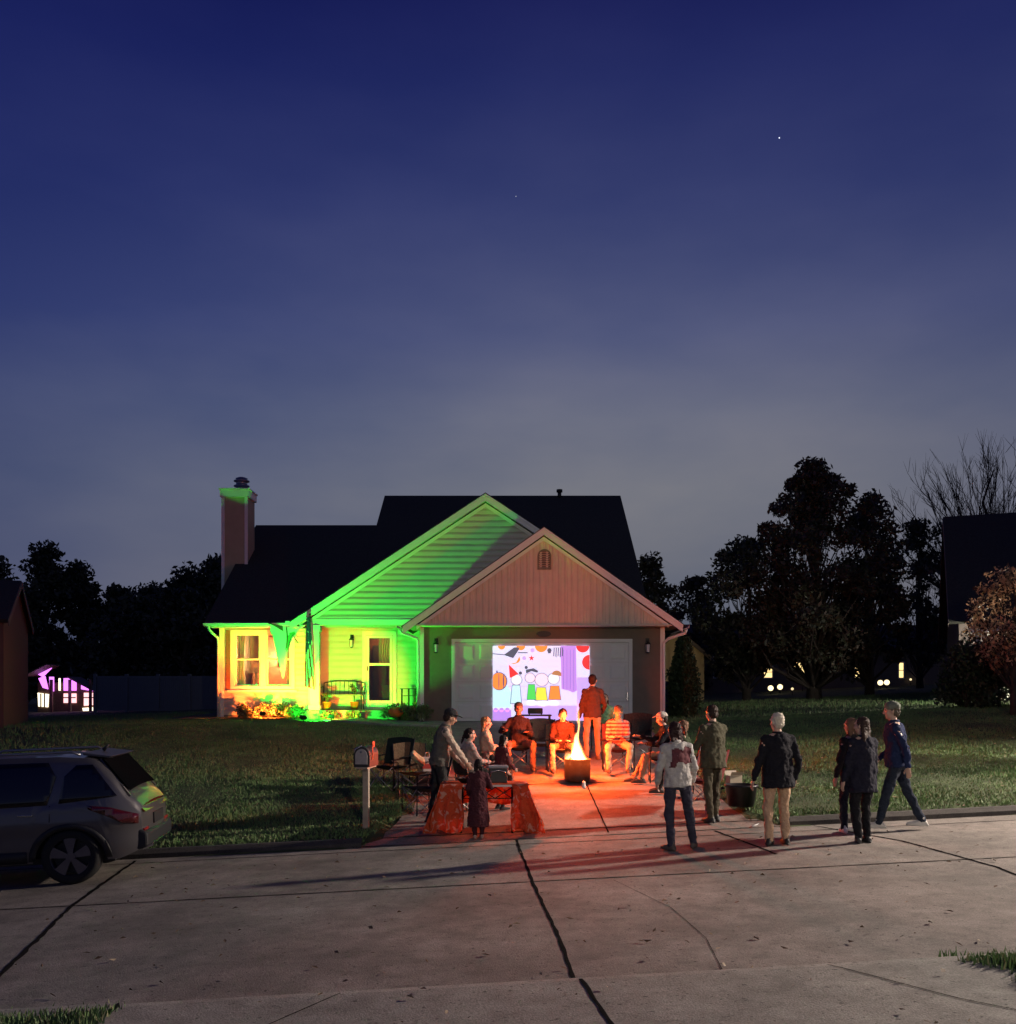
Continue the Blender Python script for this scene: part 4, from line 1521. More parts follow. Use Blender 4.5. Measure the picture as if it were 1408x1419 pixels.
# empty chairs
camp_chair(on(538, 17.6), R(150), ('chair_darkgreen', (.02, .03, .025)), 'empty dark green camp chair on the lawn right behind the mailbox')
camp_chair(on(572, 17.4), R(195), ('chair_tan', (.16, .10, .06)), 'empty brown camp chair on the lawn beside the pale cushion')
camp_chair(on(883, 20.6), R(170), ('chair_black', (.025, .025, .028)), 'empty black camp chair right of the man in the striped shirt')
camp_chair(on(973, 16.0), R(75), ('chair_red', (.16, .03, .03)), 'empty red camp chair between the printed sweatshirt and the olive jacket')
camp_chair(on(749, 20.0), R(178), ('quilt_brown', (.20, .12, .09)), 'brown quilted camp chair between the two men behind the fire drum')
camp_chair(on(586, 16.1), R(120), ('chair_black', (.025, .025, .028)), 'empty black camp chair on the lawn right beside the man in the vest')
camp_chair(on(634, 15.9), R(-70), ('chair_grey', (.12, .11, .10)), 'grey camp chair that the man in the vest is reaching for')
# ------------------------------------------------------------------ things on the driveway
# fire drum
p = on(800, 18.3)
dr = thing('fire_drum', p, 'round steel fire drum glowing with tall flames on the driveway', 'fire pit')
M['firesteel'] = mat('scorched_steel', (.10, .075, .06), .6, .6, var=.4, scale=9, bump=.3)
MB().lathe((0, 0, 0), [(.20, .0), (.23, .02), (.235, .05), (.245, .07), (.245, .40), (.255, .41), (.255, .43), (.225, .43), (.22, .10), (.05, .09)], 36).build('drum', M['firesteel'], dr)
mb = MB()
for k in range(9):
    a = k * .7
    mb.tube([(.17 * math.cos(a), .17 * math.sin(a), .12 + .02 * (k % 3)), (-.14 * math.cos(a + .5), -.14 * math.sin(a + .5), .32 + .015 * k)], .035, 8)
M['log'] = mat('charred_log', (.04, .025, .018), .9, var=.5, bump=.6)
mb.build('logs', M['log'], dr)
# flames: glowing gas in a soft tapering body
fm = bpy.data.materials.new('flame')
fm.use_nodes = True
nt = fm.node_tree
nt.nodes.remove(nt.nodes['Principled BSDF'])
out = nt.nodes['Material Output']
tc = nt.nodes.new('ShaderNodeTexCoord')
sep = nt.nodes.new('ShaderNodeSeparateXYZ')
nt.links.new(tc.outputs['Object'], sep.inputs[0])


def mth(op, a, b=None, c_=None):
    n = nt.nodes.new('ShaderNodeMath')
    n.operation = op
    for i, q in enumerate((a, b, c_)):
        if q is None:
            continue
        if isinstance(q, (int, float)):
            n.inputs[i].default_value = q
        else:
            nt.links.new(q, n.inputs[i])
    return n.outputs[0]


nz_ = nt.nodes.new('ShaderNodeTexNoise')
nz_.inputs['Scale'].default_value = 9
nz_.inputs['Detail'].default_value = 3
mp = nt.nodes.new('ShaderNodeMapping')
mp.inputs['Scale'].default_value = (1, 1, .45)
nt.links.new(tc.outputs['Object'], mp.inputs['Vector'])
nt.links.new(mp.outputs[0], nz_.inputs['Vector'])
nv = mth('SUBTRACT', nz_.outputs['Fac'], .5)
z = sep.outputs['Z']
xx = mth('ADD', sep.outputs['X'], mth('MULTIPLY', nv, .26))
xx = mth('ADD', xx, mth('MULTIPLY', mth('SINE', mth('MULTIPLY', z, 9.0)), .02))
rad = mth('SQRT', mth('ADD', mth('MULTIPLY', xx, xx), mth('MULTIPLY', sep.outputs['Y'], sep.outputs['Y'])))
# width of the flame at height z (0..0.75)
zz = mth('MAXIMUM', mth('MULTIPLY', z, 1 / .72), 0.0)
wd = mth('ADD', mth('MULTIPLY', mth('POWER', mth('MAXIMUM', mth('SUBTRACT', 1.0, mth('MULTIPLY', zz, 2.6)), 0.0), 1.4), .17), mth('MULTIPLY', mth('MAXIMUM', mth('SUBTRACT', 1.0, zz), 0.0), .085))
q = mth('SUBTRACT', 1.0, mth('DIVIDE', rad, mth('MAXIMUM', wd, .001)))
q = mth('MAXIMUM', mth('ADD', q, mth('MULTIPLY', nv, 1.1)), 0.0)
dens = mth('MULTIPLY', mth('MINIMUM', mth('MULTIPLY', q, 2.0), 1.0), mth('SUBTRACT', 1.2, mth('MULTIPLY', zz, .55)))
cr = nt.nodes.new('ShaderNodeValToRGB')
cr.color_ramp.elements[0].position = 0.0
cr.color_ramp.elements[0].color = (1, .12, .01, 1)
cr.color_ramp.elements[1].position = 1.0
cr.color_ramp.elements[1].color = (1, .62, .22, 1)
nt.links.new(dens, cr.inputs['Fac'])
em_ = nt.nodes.new('ShaderNodeEmission')
nt.links.new(cr.outputs['Color'], em_.inputs['Color'])
nt.links.new(mth('MULTIPLY', mth('POWER', dens, 1.3), 42.0), em_.inputs['Strength'])
nt.links.new(em_.outputs[0], out.inputs['Volume'])
fl = MB().lathe((0, 0, 0), [(.24, -.02), (.235, .10), (.18, .25), (.14, .45), (.11, .65), (.05, .80)], 24).build('flame', fm, dr)
fl.location = (0, 0, .36)
fl.scale = (1.05, 1.05, 1.8)
nt = M['firesteel'].node_tree
tc_ = nt.nodes['Texture Coordinate']
sz_ = nt.nodes.new('ShaderNodeSeparateXYZ')
nt.links.new(tc_.outputs['Object'], sz_.inputs[0])
hr_ = nt.nodes.new('ShaderNodeValToRGB')   # red glow set into the steel as emission, growing towards the rim
hr_.color_ramp.elements[0].position = .10
hr_.color_ramp.elements[0].color = (0, 0, 0, 1)
hr_.color_ramp.elements[1].position = .45
hr_.color_ramp.elements[1].color = (.75, .09, .012, 1)
nt.links.new(sz_.outputs['Z'], hr_.inputs['Fac'])
nt.links.new(hr_.outputs['Color'], nt.nodes['Principled BSDF'].inputs['Emission Color'])
nt.nodes['Principled BSDF'].inputs['Emission Strength'].default_value = .6
lamp = bpy.data.lights.new('fire_light', 'POINT')
lamp.energy = 720
lamp.color = (1, .10, .014)
lamp.shadow_soft_size = .2
lo = bpy.data.objects.new('fire_light', lamp)
COL.objects.link(lo)
lo.location = p + Vector((0, 0, .92))
# small pale can by the drum
o = thing('drink_can', on(809, 17.75), 'small pale drink can standing at the foot of the fire drum', 'can')
MB().lathe((0, 0, 0), [(.028, 0), (.033, .01), (.033, .11), (.026, .122)], 16).build('can_body', M['plastic'], o)
MB().lathe((0, 0, .122), [(.026, 0), (.024, .002)], 16).build('lid', M['chrome'], o)

# orange table at the road edge
tp_ = on(670, 14.95)
tp_.z += .0
tb = thing('folding_table', tp_, 'folding table at the road edge under an orange cloth', 'table')
MB().box((-.62, -.27, .70), (.66, .27, .735)).build('tabletop', M['plastic'], tb, bevel=.008)
for x in (-.33, .44):
    for y in (-.22, .22):
        MB().tube([(x, y, 0), (x, y, .70)], .014, 8).build('leg', M['black'], tb)
    MB().tube([(x, -.22, .3), (x, .22, .3)], .009, 6).build('brace', M['black'], tb)
mb = MB()
for a, b in ((-.33, -.07), (-.07, .18), (.18, .44)):
    mb.tube([(a, -.2, .69), (b, -.2, .52)], .008, 6).tube([(b, -.2, .69), (a, -.2, .52)], .008, 6)
mb.tube([(-.33, -.2, .52), (.44, -.2, .52)], .008, 6)
mb.build('truss', M['black'], tb)
# cloth: flaps hang at both ends, flaring to the ground
cl = MB()


def flap(x0, sgn):
    def fn(u, v):
        k = .07 * math.sin(u * 9 + v * 2) * v + .045 * math.sin(u * 19 + 1) * v
        return (x0 + sgn * ((.01 + .15 * v ** 1.3) + k), (u - .5) * (.58 + .30 * v) - .06 * v, .742 - (.70 + .03 * math.sin(u * 8)) * v)
    cl.grid(34, 14, fn)


flap(-.63, -1)
flap(.67, 1)


def front(x0, x1):
    cl.grid(18, 14, lambda u, v: (x0 + (x1 - x0) * u + (.11 * v if x0 > 0 else -.11 * v) * (u if x0 > 0 else 1 - u) * 1.6 + .02 * math.sin(v * 7 + u * 3), -.285 - (.055 * math.sin(u * 13 + 2 * v) + .03 * math.sin(u * 29)) * v - .08 * v, .742 - (.70 - .03 * math.sin(u * 7)) * v))


front(-.64, -.30)
front(.43, .68)
cl.grid(40, 8, lambda u, v: (-.63 + 1.3 * u, .29 + .03 * math.sin(u * 31) * v, .742 - (.34 + .03 * math.sin(u * 11)) * v))
cl.grid(20, 8, lambda u, v: (-.63 + 1.3 * u, (v - .5) * .57, .742 + .004 * math.sin(u * 13) * math.sin(v * 9)))
oc = M['orangecloth'].copy()
oc.name = 'orange_print_cloth'
nt = oc.node_tree
vo = nt.nodes.new('ShaderNodeTexNoise')
vo.inputs['Scale'].default_value = 7
vo.inputs['Detail'].default_value = 1
vo.inputs['Distortion'].default_value = 1.5
vr_ = nt.nodes.new('ShaderNodeValToRGB')
vr_.color_ramp.elements[0].position = .40
vr_.color_ramp.elements[0].color = (.92, .22, .08, 1)
vr_.color_ramp.elements[1].position = .62
vr_.color_ramp.elements[1].color = (.95, .62, .5, 1)
e_ = vr_.color_ramp.elements.new(.56)
e_.color = (.85, .18, .07, 1)
e_ = vr_.color_ramp.elements.new(.33)
e_.color = (.75, .14, .06, 1)
nt.links.new(nt.nodes['Texture Coordinate'].outputs['Object'], vo.inputs['Vector'])
nt.links.new(vo.outputs['Fac'], vr_.inputs['Fac'])
nt.links.new(vr_.outputs['Color'], nt.nodes['Principled BSDF'].inputs['Base Color'])
bs_ = nt.nodes['Principled BSDF']
tr_ = nt.nodes.new('ShaderNodeBsdfTranslucent')
nt.links.new(vr_.outputs['Color'], tr_.inputs['Color'])
ms_ = nt.nodes.new('ShaderNodeMixShader')
ms_.inputs['Fac'].default_value = .65
nt.links.new(bs_.outputs[0], ms_.inputs[1])
nt.links.new(tr_.outputs[0], ms_.inputs[2])
nt.links.new(ms_.outputs[0], nt.nodes['Material Output'].inputs['Surface'])
o = cl.build('tablecloth', oc)
o.location = tp_
tag(o, 'orange patterned cloth hanging down both ends and the back of the roadside table', 'tablecloth')
sld = o.modifiers.new('t', 'SOLIDIFY')
sld.thickness = .004
# dark box on it
o = thing('cool_box', tp_ + Vector((.22, .0, .744)), 'dark box with pale rim standing on the orange table', 'box', rz=R(4))
MB().box((-.14, -.1, 0), (.14, .1, .22)).build('box_body', mat('dark_plastic', (.03, .03, .035), .5), o, bevel=.012)
MB().box((-.15, -.11, .222), (.15, .11, .26)).build('lid', mat('grey_lid', (.3, .3, .33), .4), o, bevel=.01)
MB().tube([(-.12, -.13, .10), (-.11, -.15, .17), (0, -.155, .2), (.11, -.15, .17), (.12, -.13, .10)], .008, 8).build('handle', M['chrome'], o)
o = thing('candy_bowl', tp_ + Vector((-.28, -.05, .744)), 'shallow dark bowl on the left end of the orange table', 'bowl')
MB().lathe((0, 0, 0), [(.06, 0), (.15, .07), (.155, .075), (.14, .07), (.05, .02)], 24).build('bowl', M['black'], o)
mb = MB()
for i in range(40):
    a, r_ = random.uniform(0, 6.28), random.uniform(0, .11)
    mb.ell((r_ * math.cos(a), r_ * math.sin(a), .06 + .02 * random.random()), ((1, 0, 0), (0, 1, 0), (0, 0, 1)), (.02, .014, .012), 8, 6, random.randrange(3))
mb.build('candy', [M['pumpkin'], M['cream'], M['darkwood']], o)

# small table with the black projector before the door
q = on(743, 21.3)
o = thing('side_table', q, 'low dark side table standing before the bright projected picture', 'table')
MB().box((-.33, -.22, .82), (.33, .22, .85)).build('tabletop', M['darkwood'], o, bevel=.006)
for x in (-.29, .29):
    for y in (-.18, .18):
        MB().bar((x, y, 0), (x, y, .82), .035, .035).build('leg', M['darkwood'], o)
pj = thing('projector', q + Vector((-.02, 0, .852)), 'black projector box standing on the low side table', 'projector')
MB().box((-.16, -.13, .015), (.16, .13, .14)).build('housing', M['black'], pj, bevel=.015)
MB().tube([(.06, .13, .08), (.06, .155, .08)], .035, 16).build('lens', M['darkglass'], pj)
for x in (-.13, .13):
    MB().tube([(x, -.1, 0), (x, -.1, .016)], .012, 8).build('foot', M['rubber'], pj)

# black tub and pale box at the right of the driveway
o = thing('black_tub', on(1027, 15.6), 'black round tub standing on the grass edge beside the driveway', 'tub')
MB().lathe((0, 0, 0), [(.20, 0), (.25, .30), (.27, .31), (.27, .34), (.25, .34), (.21, .04)], 32).build('tub', mat('tub_plastic', (.022, .02, .022), .4), o)
for e in (-1, 1):
    MB().tube([(e * .27, -.06, .29), (e * .32, -.05, .27), (e * .32, .05, .27), (e * .27, .06, .29)], .012, 8).build('handle', M['black'], o)
o = thing('carton', on(1017, 16.6), 'pale cardboard box standing behind the black tub', 'box', rz=R(12))
MB().box((-.11, -.09, 0), (.11, .09, .30)).build('box_body', mat('cardboard', (.52, .44, .34), .9, bump=.2), o, bevel=.004)
mb = MB()
for e in (-1, 1):
    mb.add([(-.11, e * .09, .302), (.11, e * .09, .302), (.11, e * .16, .37), (-.11, e * .16, .37)], [(0, 1, 2, 3)])
mb.build('flap', mat('cardboard_flap', (.56, .48, .38), .9), o)
o = MB().tube([(0, 0, .012), (.28, .36, .02)], .012, 8).build('white_stick', M['plastic'])
o.location = on(1042, 14.62)
tag(o, 'short pale stick lying on the concrete left of the white-haired man', 'stick')
o = thing('drink_cup', on(980, 15.6), 'pale paper cup standing on the driveway beside the olive jacket', 'cup')
MB().lathe((0, 0, 0), [(.03, 0), (.042, .12), (.044, .122), (.04, .12)], 16).build('cup_body', M['plastic'], o)
MB().lathe((0, 0, .122), [(.045, 0), (.045, .008), (.03, .012)], 16).build('lid', M['rubber'], o)

# ------------------------------------------------------------------ mailbox
q = on(507.5, 15.0)
mbx = thing('mailbox', q, 'grey mailbox on a pale wooden post beside the left lawn', 'mailbox', rz=R(-8))
MB().box((-.045, -.045, -.1), (.045, .045, .92)).build('post', M['wood'], mbx, bevel=.006)
MB().box((-.09, -.26, .92), (.09, .26, .945)).build('board', M['wood'], mbx)
arch = [(-.125, 0), (.125, 0)] + [(.125 * math.cos(t), .18 + .13 * math.sin(t)) for t in np.linspace(0, PI, 15)]
M['mailmetal'] = mat('mailbox_metal', (.025, .025, .028), .5, .0, var=.15)
MB().prism(arch, lambda u, v, d: (u, d, .946 + v), -.25, .25).build('shell', M['mailmetal'], mbx, bevel=.006)
door_ = [(u * .74, .045 + v * .74) for u, v in arch]
mo = MB().prism(door_, lambda u, v, d: (u, d, .946 + v), -.268, -.2505).build('door', mat('mailbox_door', (.42, .38, .36), .5, .3), mbx)
MB().box((-.015, -.285, 1.165), (.015, -.268, 1.19)).build('handle', M['chrome'], mo)
MB().box((.127, -.12, 1.06), (.135, -.085, 1.30)).box((.127, -.12, 1.24), (.135, -.0, 1.33)).build('flag', mat('mailbox_flag', (.65, .08, .04), .5), mbx)
MB().tube([(-.128, -.24, 1.13), (-.09, -.25, 1.225), (-.0, -.25, 1.268)], .012, 6).build('trim_strip', M['chrome'], mbx)

# things on the left lawn by the empty chairs
o = MB().grid(10, 10, lambda u, v: ((u - .5) * .26, (v - .5) * .04 + .05 * math.sin(u * PI) * math.sin(v * PI), (v - .5) * .26)).build('cushion', mat('pale_cushion', (.32, .32, .2), .9))
o.location = on(581, 17.2) + Vector((0, 0, .74))
o.rotation_euler = (R(-60), R(40), R(20))
sld = o.modifiers.new('t', 'SOLIDIFY')
sld.thickness = .06
tag(o, 'pale square cushion lying on top of the empty brown camp chair', 'cushion')
ck = thing('cooler', on(592, 17.6), 'dark cooler on the lawn under the white and red paper bag', 'cooler', rz=R(10))
MB().box((-.2, -.15, 0), (.2, .15, .34)).build('cooler_body', mat('cooler_plastic', (.05, .03, .03), .5), ck, bevel=.02)
MB().box((-.21, -.16, .342), (.21, .16, .40)).build('lid', mat('cooler_lid', (.10, .09, .09), .5), ck, bevel=.015)
o = thing('gift_bag', on(592, 17.6) + Vector((0, 0, .402)), 'white and red paper bag standing on the dark cooler', 'bag', rz=R(15))
MB().box((-.09, -.05, 0), (.09, .05, .26)).build('bag_body', mat('paper_bag', (.65, .55, .5), .8), o, bevel=.01)
MB().box((-.092, -.052, .05), (.092, .052, .14)).build('band', mat('red_band', (.5, .05, .04), .7), o)
MB().tube([(-.04, 0, .26), (-.03, 0, .34), (.03, 0, .34), (.04, 0, .26)], .005, 6).build('handle', M['plastic'], o)
o = MB().tube([(0, 0, 0), (.5, .0, .02), (1.0, .05, .09)], .012, 8).build('pole', M['plastic'])
o.location = on(492, 17.0) + Vector((0, 0, .38))
o['label'] = 'x'
bpy.data.objects.remove(o)

# ------------------------------------------------------------------ porch things
def part(mb, name, m, t, bevel=0):
    return mb.build(name, m, t, bevel)


b_ = thing('porch_bench', (-5.0, 29.55, 1.70), 'dark metal porch bench with pale seat slats behind the white post', 'bench')
mb = MB()
for k in range(5):
    mb.box((-.62, -.24 + k * .1, .42), (.62, -.16 + k * .1, .445))
part(mb, 'seat', M['wood'], b_)
mb = MB()
mb.tube([(-.62, .26, .46), (-.62, .33, .80), (-.3, .34, .86), (.3, .34, .86), (.62, .33, .80), (.62, .26, .46)], .016, 8)
for k in range(-4, 5):
    mb.tube([(k * .13, .27, .46), (k * .13, .335, .84)], .007, 6)
part(mb, 'backrest', M['black'], b_)
for e in (-1, 1):
    part(MB().tube([(e * .63, .3, .68), (e * .63, .05, .68), (e * .63, -.24, .64), (e * .63, -.26, .44)], .016, 8), 'armrest', M['black'], b_)
    for y in (-.24, .26):
        part(MB().tube([(e * .6, y, .0), (e * .6, y, .43)], .016, 8), 'leg', M['black'], b_)
pc = thing('porch_chair', (-2.9, 29.35, 1.70), 'dark slatted porch chair right of the front door', 'chair', rz=R(-60))
mb = MB()
for k in range(5):
    mb.box((-.24, -.2 + k * .09, .4), (.24, -.13 + k * .09, .42))
part(mb, 'seat', M['darkwood'], pc)
mb = MB()
for k in range(5):
    mb.bar((-.2 + k * .1, .24, .42), (-.22 + k * .11, .38, 1.05), .05, .014)
mb.bar((-.26, .385, 1.06), (.26, .385, 1.06), .03, .06)
part(mb, 'backrest', M['darkwood'], pc)
for e in (-1, 1):
    part(MB().bar((e * .27, .28, .62), (e * .27, -.24, .62), .06, .02), 'armrest', M['darkwood'], pc)
    for y in (-.2, .24):
        part(MB().bar((e * .25, y, 0), (e * .25, y, .62), .035, .035), 'leg', M['darkwood'], pc)
# watering plants at both sides of the door


def leaf_mesh(name, m, pts, n, size, parent=None, spread=.0, flat=.5, seed=1, rnd=None):
    """n leaf quads scattered around the points (x, y, z, radius)"""
    rng = np.random.default_rng(seed)
    pts = np.array(pts)
    i = rng.integers(0, len(pts), n)
    d = rng.normal(0, 1, (n, 3))
    d /= np.linalg.norm(d, axis=1)[:, None]
    c = pts[i, :3] + d * (pts[i, 3] * rng.random(n) ** .45)[:, None] * np.array([1, 1, flat])
    a = rng.normal(0, 1, (n, 3))
    a /= np.linalg.norm(a, axis=1)[:, None]
    b = np.cross(a, rng.normal(0, 1, (n, 3)))
    b /= np.linalg.norm(b, axis=1)[:, None]
    L = (size * rng.uniform(.5, 1.3, n))[:, None]
    v = np.empty((n, 4, 3))
    v[:, 0] = c - a * L
    v[:, 1] = c + b * L * .45
    v[:, 2] = c + a * L
    v[:, 3] = c - b * L * .45
    me = bpy.data.meshes.new(name)
    me.vertices.add(4 * n)
    me.vertices.foreach_set('co', v.reshape(-1))
    me.loops.add(4 * n)
    me.loops.foreach_set('vertex_index', np.arange(4 * n))
    me.polygons.add(n)
    me.polygons.foreach_set('loop_start', np.arange(n) * 4)
    me.polygons.foreach_set('loop_total', np.full(n, 4))
    ms = m if isinstance(m, (list, tuple)) else [m]
    for k in ms:
        me.materials.append(k)
    me.polygons.foreach_set('material_index', rng.integers(0, len(ms), n).astype(np.int32))
    me.update()
    me.validate()
    o = bpy.data.objects.new(name, me)
    COL.objects.link(o)
    if parent:
        o.parent = parent
    return o


def potted(x, y, z, h, label, seed):
    t = thing('potted_plant', (x, y, z), label, 'plant', 'potted plants on the porch')
    MB().lathe((0, 0, 0), [(.09, 0), (.13, .2), (.14, .2), (.14, .23), (.12, .23), (.11, .18)], 20).build('pot', M['pumpkin'], t)
    mb = MB()
    pts = []
    rnd = random.Random(seed)
    for k in range(9):
        a = rnd.uniform(0, 6.28)
        r_ = rnd.uniform(.05, .16)
        mb.tube([(0, 0, .2), (r_ * .4 * math.cos(a), r_ * .4 * math.sin(a), .2 + h * .5), (r_ * math.cos(a), r_ * math.sin(a), .2 + h * rnd.uniform(.7, 1))], .006, 5)
        pts.append((r_ * math.cos(a), r_ * math.sin(a), .2 + h * rnd.uniform(.4, 1), .09))
    mb.build('stem', M['shrub'], t)
    leaf_mesh('foliage', [M['shrub'], M['shrub'], M['leafred']], pts, 160, .035, t, seed=seed)


potted(-4.62, 29.45, 1.70, .55, 'leafy potted plant left of the front door', 3)
potted(-2.62, 28.6, 1.70, .5, 'leafy potted plant at the right end of the porch', 4)
potted(-5.35, 28.9, 1.70, .28, 'low potted plant at the foot of the white porch post', 5)

# US flag hanging from a pole on the post
M['flagred'] = mat('flag_red', (.45, .03, .03), .8, var=.05)
M['flagwhite'] = mat('flag_white', (.75, .72, .66), .8, var=.05)
M['flagblue'] = mat('flag_blue', (.02, .03, .13), .8, var=.05)
fg = thing('striped_flag', (-5.62, 28.05, 2.85), 'red and white striped flag with blue corner hanging limp at the white porch post', 'flag')
part(MB().tube([(-.02, .16, .0), (-.0, -.25, 1.35), (.0, -.3, 1.55)], .013, 8).ell((0, -.305, 1.57), ((1, 0, 0), (0, 1, 0), (0, 0, 1)), (.03, .03, .03)), 'flagpole', M['black'], fg)
mb = MB()
NU, NV = 14, 60


def fcl(u, v):
    # hangs limp from the pole: u across the gathered cloth, v downwards
    wv = .10 + .24 * v
    return (-.06 - .05 * v + wv * (u - .35), -.30 + .20 * v + .06 * math.sin(u * 8 + v * 2.0) * (.4 + v), 1.50 - 1.95 * v - .12 * u * v)


for j in range(NV):
    for i in range(NU):
        q4 = [fcl((i + a) / NU, (j + b) / NV) for a, b in ((0, 0), (1, 0), (1, 1), (0, 1))]
        u, v = (i + .5) / NU, (j + .5) / NV
        mi = int((u * 1.0 + (1 - v) * .55 + 2) * 6.5) % 2
        if v < .56 - .25 * u:
            mi = 2
            if i % 5 == 2 and j % 9 == 3:
                mi = 1
        mb.add(q4, [(0, 1, 2, 3)], mi, True)
part(mb, 'flag_cloth', [M['flagred'], M['flagwhite'], M['flagblue']], fg)

# decorative banner with a pale cloth hanging before the window
bn = thing('garden_banner', (-6.2, 28.1, 3.95), 'pale pennant banner with green figure hanging on a slanted pole before the window', 'banner')
part(MB().tube([(.12, .25, -.32), (-.1, -.1, .1), (-.64, -.36, .25)], .012, 8), 'flagpole', M['black'], bn)
mb = MB()
ban = lambda u, v: (-.62 + .80 * u + .03 * math.sin(v * 6) + .25 * v * (.45 - u), -.34 + .22 * u + .07 * math.sin(u * 9 + v * 3) * v, .24 - .18 * u - 1.55 * max(.22, 1 - abs(u - .52) * 1.8) * v)
for j in range(20):
    for i in range(20):
        q4 = [ban((i + a) / 20, (j + b) / 20) for a, b in ((0, 0), (1, 0), (1, 1), (0, 1))]
        u, v = (i + .5) / 20, (j + .5) / 20
        mi = 0
        if u > .62 and .08 < v < .8:
            mi = 1 if (u - .78) ** 2 * 10 + (v - .4) ** 2 * 4 < .3 else 0
        if (v < .10 and u < .5) or (u > .58 and u < .64 and v < .5):
            mi = 2
        mb.add(q4, [(0, 1, 2, 3)], mi, True)
M['bangreen'] = mat('banner_green', (.10, .28, .08), .8, var=.1)
part(mb, 'banner_cloth', [M['flagwhite'], M['bangreen'], M['darkwood']], bn)

# ------------------------------------------------------------------ planting
tag(sheet('flower_bed', M['mulch'], -9.3, -5.85, 27.45 + .049 * 7, 28.55 + .049 * 7, lambda x, y: G(x, y), .3, .2, .05), kind='structure')


def shrub(x, y, r, h, label, mats, seed, n=700, size=.05, name='shrub', group='shrubs in front of the house', flat=.8):
    z = G(x, y)
    t = thing(name, (x, y, z), label, 'shrub', group)
    rnd = random.Random(seed)
    mb = MB()
    pts = []
    for k in range(14):
        a = rnd.uniform(0, 6.28)
        q_ = rnd.uniform(.2, .85) * r
        zz_ = h * rnd.uniform(.35, .95)
        mb.tube([(0, 0, 0), (q_ * .5 * math.cos(a), q_ * .5 * math.sin(a), zz_ * .6), (q_ * math.cos(a), q_ * math.sin(a), zz_)], .008, 5)
        pts.append((q_ * math.cos(a), q_ * math.sin(a), zz_, r * .4))
    mb.build('stem', M['bark'], t)
    leaf_mesh('foliage', mats, pts, n, size, t, seed=seed, flat=flat)
    return t


shrub(-7.35, 27.95, .45, .40, 'low shrub glowing orange under the wing window, left one', [M['shrub'], M['leafred']], 11)
shrub(-6.75, 28.05, .42, .42, 'low shrub glowing orange under the wing window, middle one', [M['shrub'], M['leafred']], 12)
shrub(-6.15, 28.0, .38, .34, 'low shrub glowing yellow-green beside the porch slab', [M['shrub']], 13)
shrub(-5.1, 27.75, .30, .2, 'low green ground plant in front of the porch slab', [M['shrub']], 14, 400)
shrub(-4.95 + .5, 27.8, .3, .18, 'low green ground plant in front of the porch slab', [M['shrub']], 15, 300)
shrub(-3.0, 26.9, .55, .42, 'round green bush at the left garage corner beside the pumpkin', [M['shrub']], 16, 1100)
shrub(-2.45, 26.2, .42, .40, 'smaller green bush nearest the garage door frame', [M['shrub']], 17, 800)
pk = thing('pumpkin', (-3.02, 26.35, G(-3.02, 26.35) + .12), 'orange pumpkin resting among the bushes at the left garage corner', 'pumpkin')
mb = MB()
vsq, fsq = [], []
for j in range(11):
    t = PI * j / 10
    for i in range(40):
        a = 2 * PI * i / 40
        r_ = .19 * math.sin(t) * (1 + .07 * math.cos(10 * a)) + .002
        vsq.append((r_ * math.cos(a), r_ * math.sin(a), .16 + .15 * math.cos(t) * (1 - .2 * math.exp(-(t * 3) ** 2))))
for j in range(10):
    for i in range(40):
        i2 = (i + 1) % 40
        fsq.append((j * 40 + i, (j + 1) * 40 + i, (j + 1) * 40 + i2, j * 40 + i2))
mb.add(vsq, fsq, 0, True)
part(mb, 'pumpkin_body', M['pumpkin'], pk)
part(MB().tube([(0, 0, .28), (.02, 0, .34), (.05, .01, .38)], [.025, .018, .016], 8), 'stalk', M['shrub'], pk)


# ------------------------------------------------------------------ floodlights
def flood(loc, aim, col, watts, size, blend, label):
    t = thing('floodlight', loc, label, 'floodlight', 'coloured floodlights in the flower bed')
    d = (Vector(aim) - Vector(loc)).normalized()
    s_ = d.cross(Vector((0, 0, 1))).normalized()
    u_ = s_.cross(d).normalized()
    MB().bar(d * -.05, d * .03, .16, .11, u_).build('housing', M['black'], t, bevel=.01)
    MB().bar(d * .031, d * .036, .14, .09, u_).build('lens', emat('flood_lens', col, 8.0), t)
    MB().tube([(0, 0, -.14), d * -.03], .012, 8).build('stake', M['black'], t)
    L = bpy.data.lights.new('flood_beam', 'SPOT')
    L.energy = watts
    L.color = col
    L.spot_size = R(size)
    L.spot_blend = blend
    L.shadow_soft_size = .035
    o = bpy.data.objects.new('flood_beam', L)
    COL.objects.link(o)
    o.location = Vector(loc) + d * .06
    o.rotation_euler = d.to_track_quat('-Z', 'Y').to_euler()


gz = lambda x, y: G(x, y) + .16
flood((-5.38, 25.72, gz(-5.38, 25.72)), (-4.4, 28.8, 4.6), (.03, 1.0, .05), 1450, 122, .2, 'green floodlight on the lawn shining up at the porch gable')
flood((-6.85, 27.35, gz(-6.85, 27.35) + .04), (-6.85, 28.8, 2.05), (1, .17, .02), 950, 122, .3, 'orange floodlight among the shrubs under the wing window')
flood((-4.75, 26.3, gz(-4.75, 26.3)), (-5.0, 30, 2.35), (1, .17, .03), 640, 62, .35, 'orange floodlight on the lawn aimed low at the porch wall')


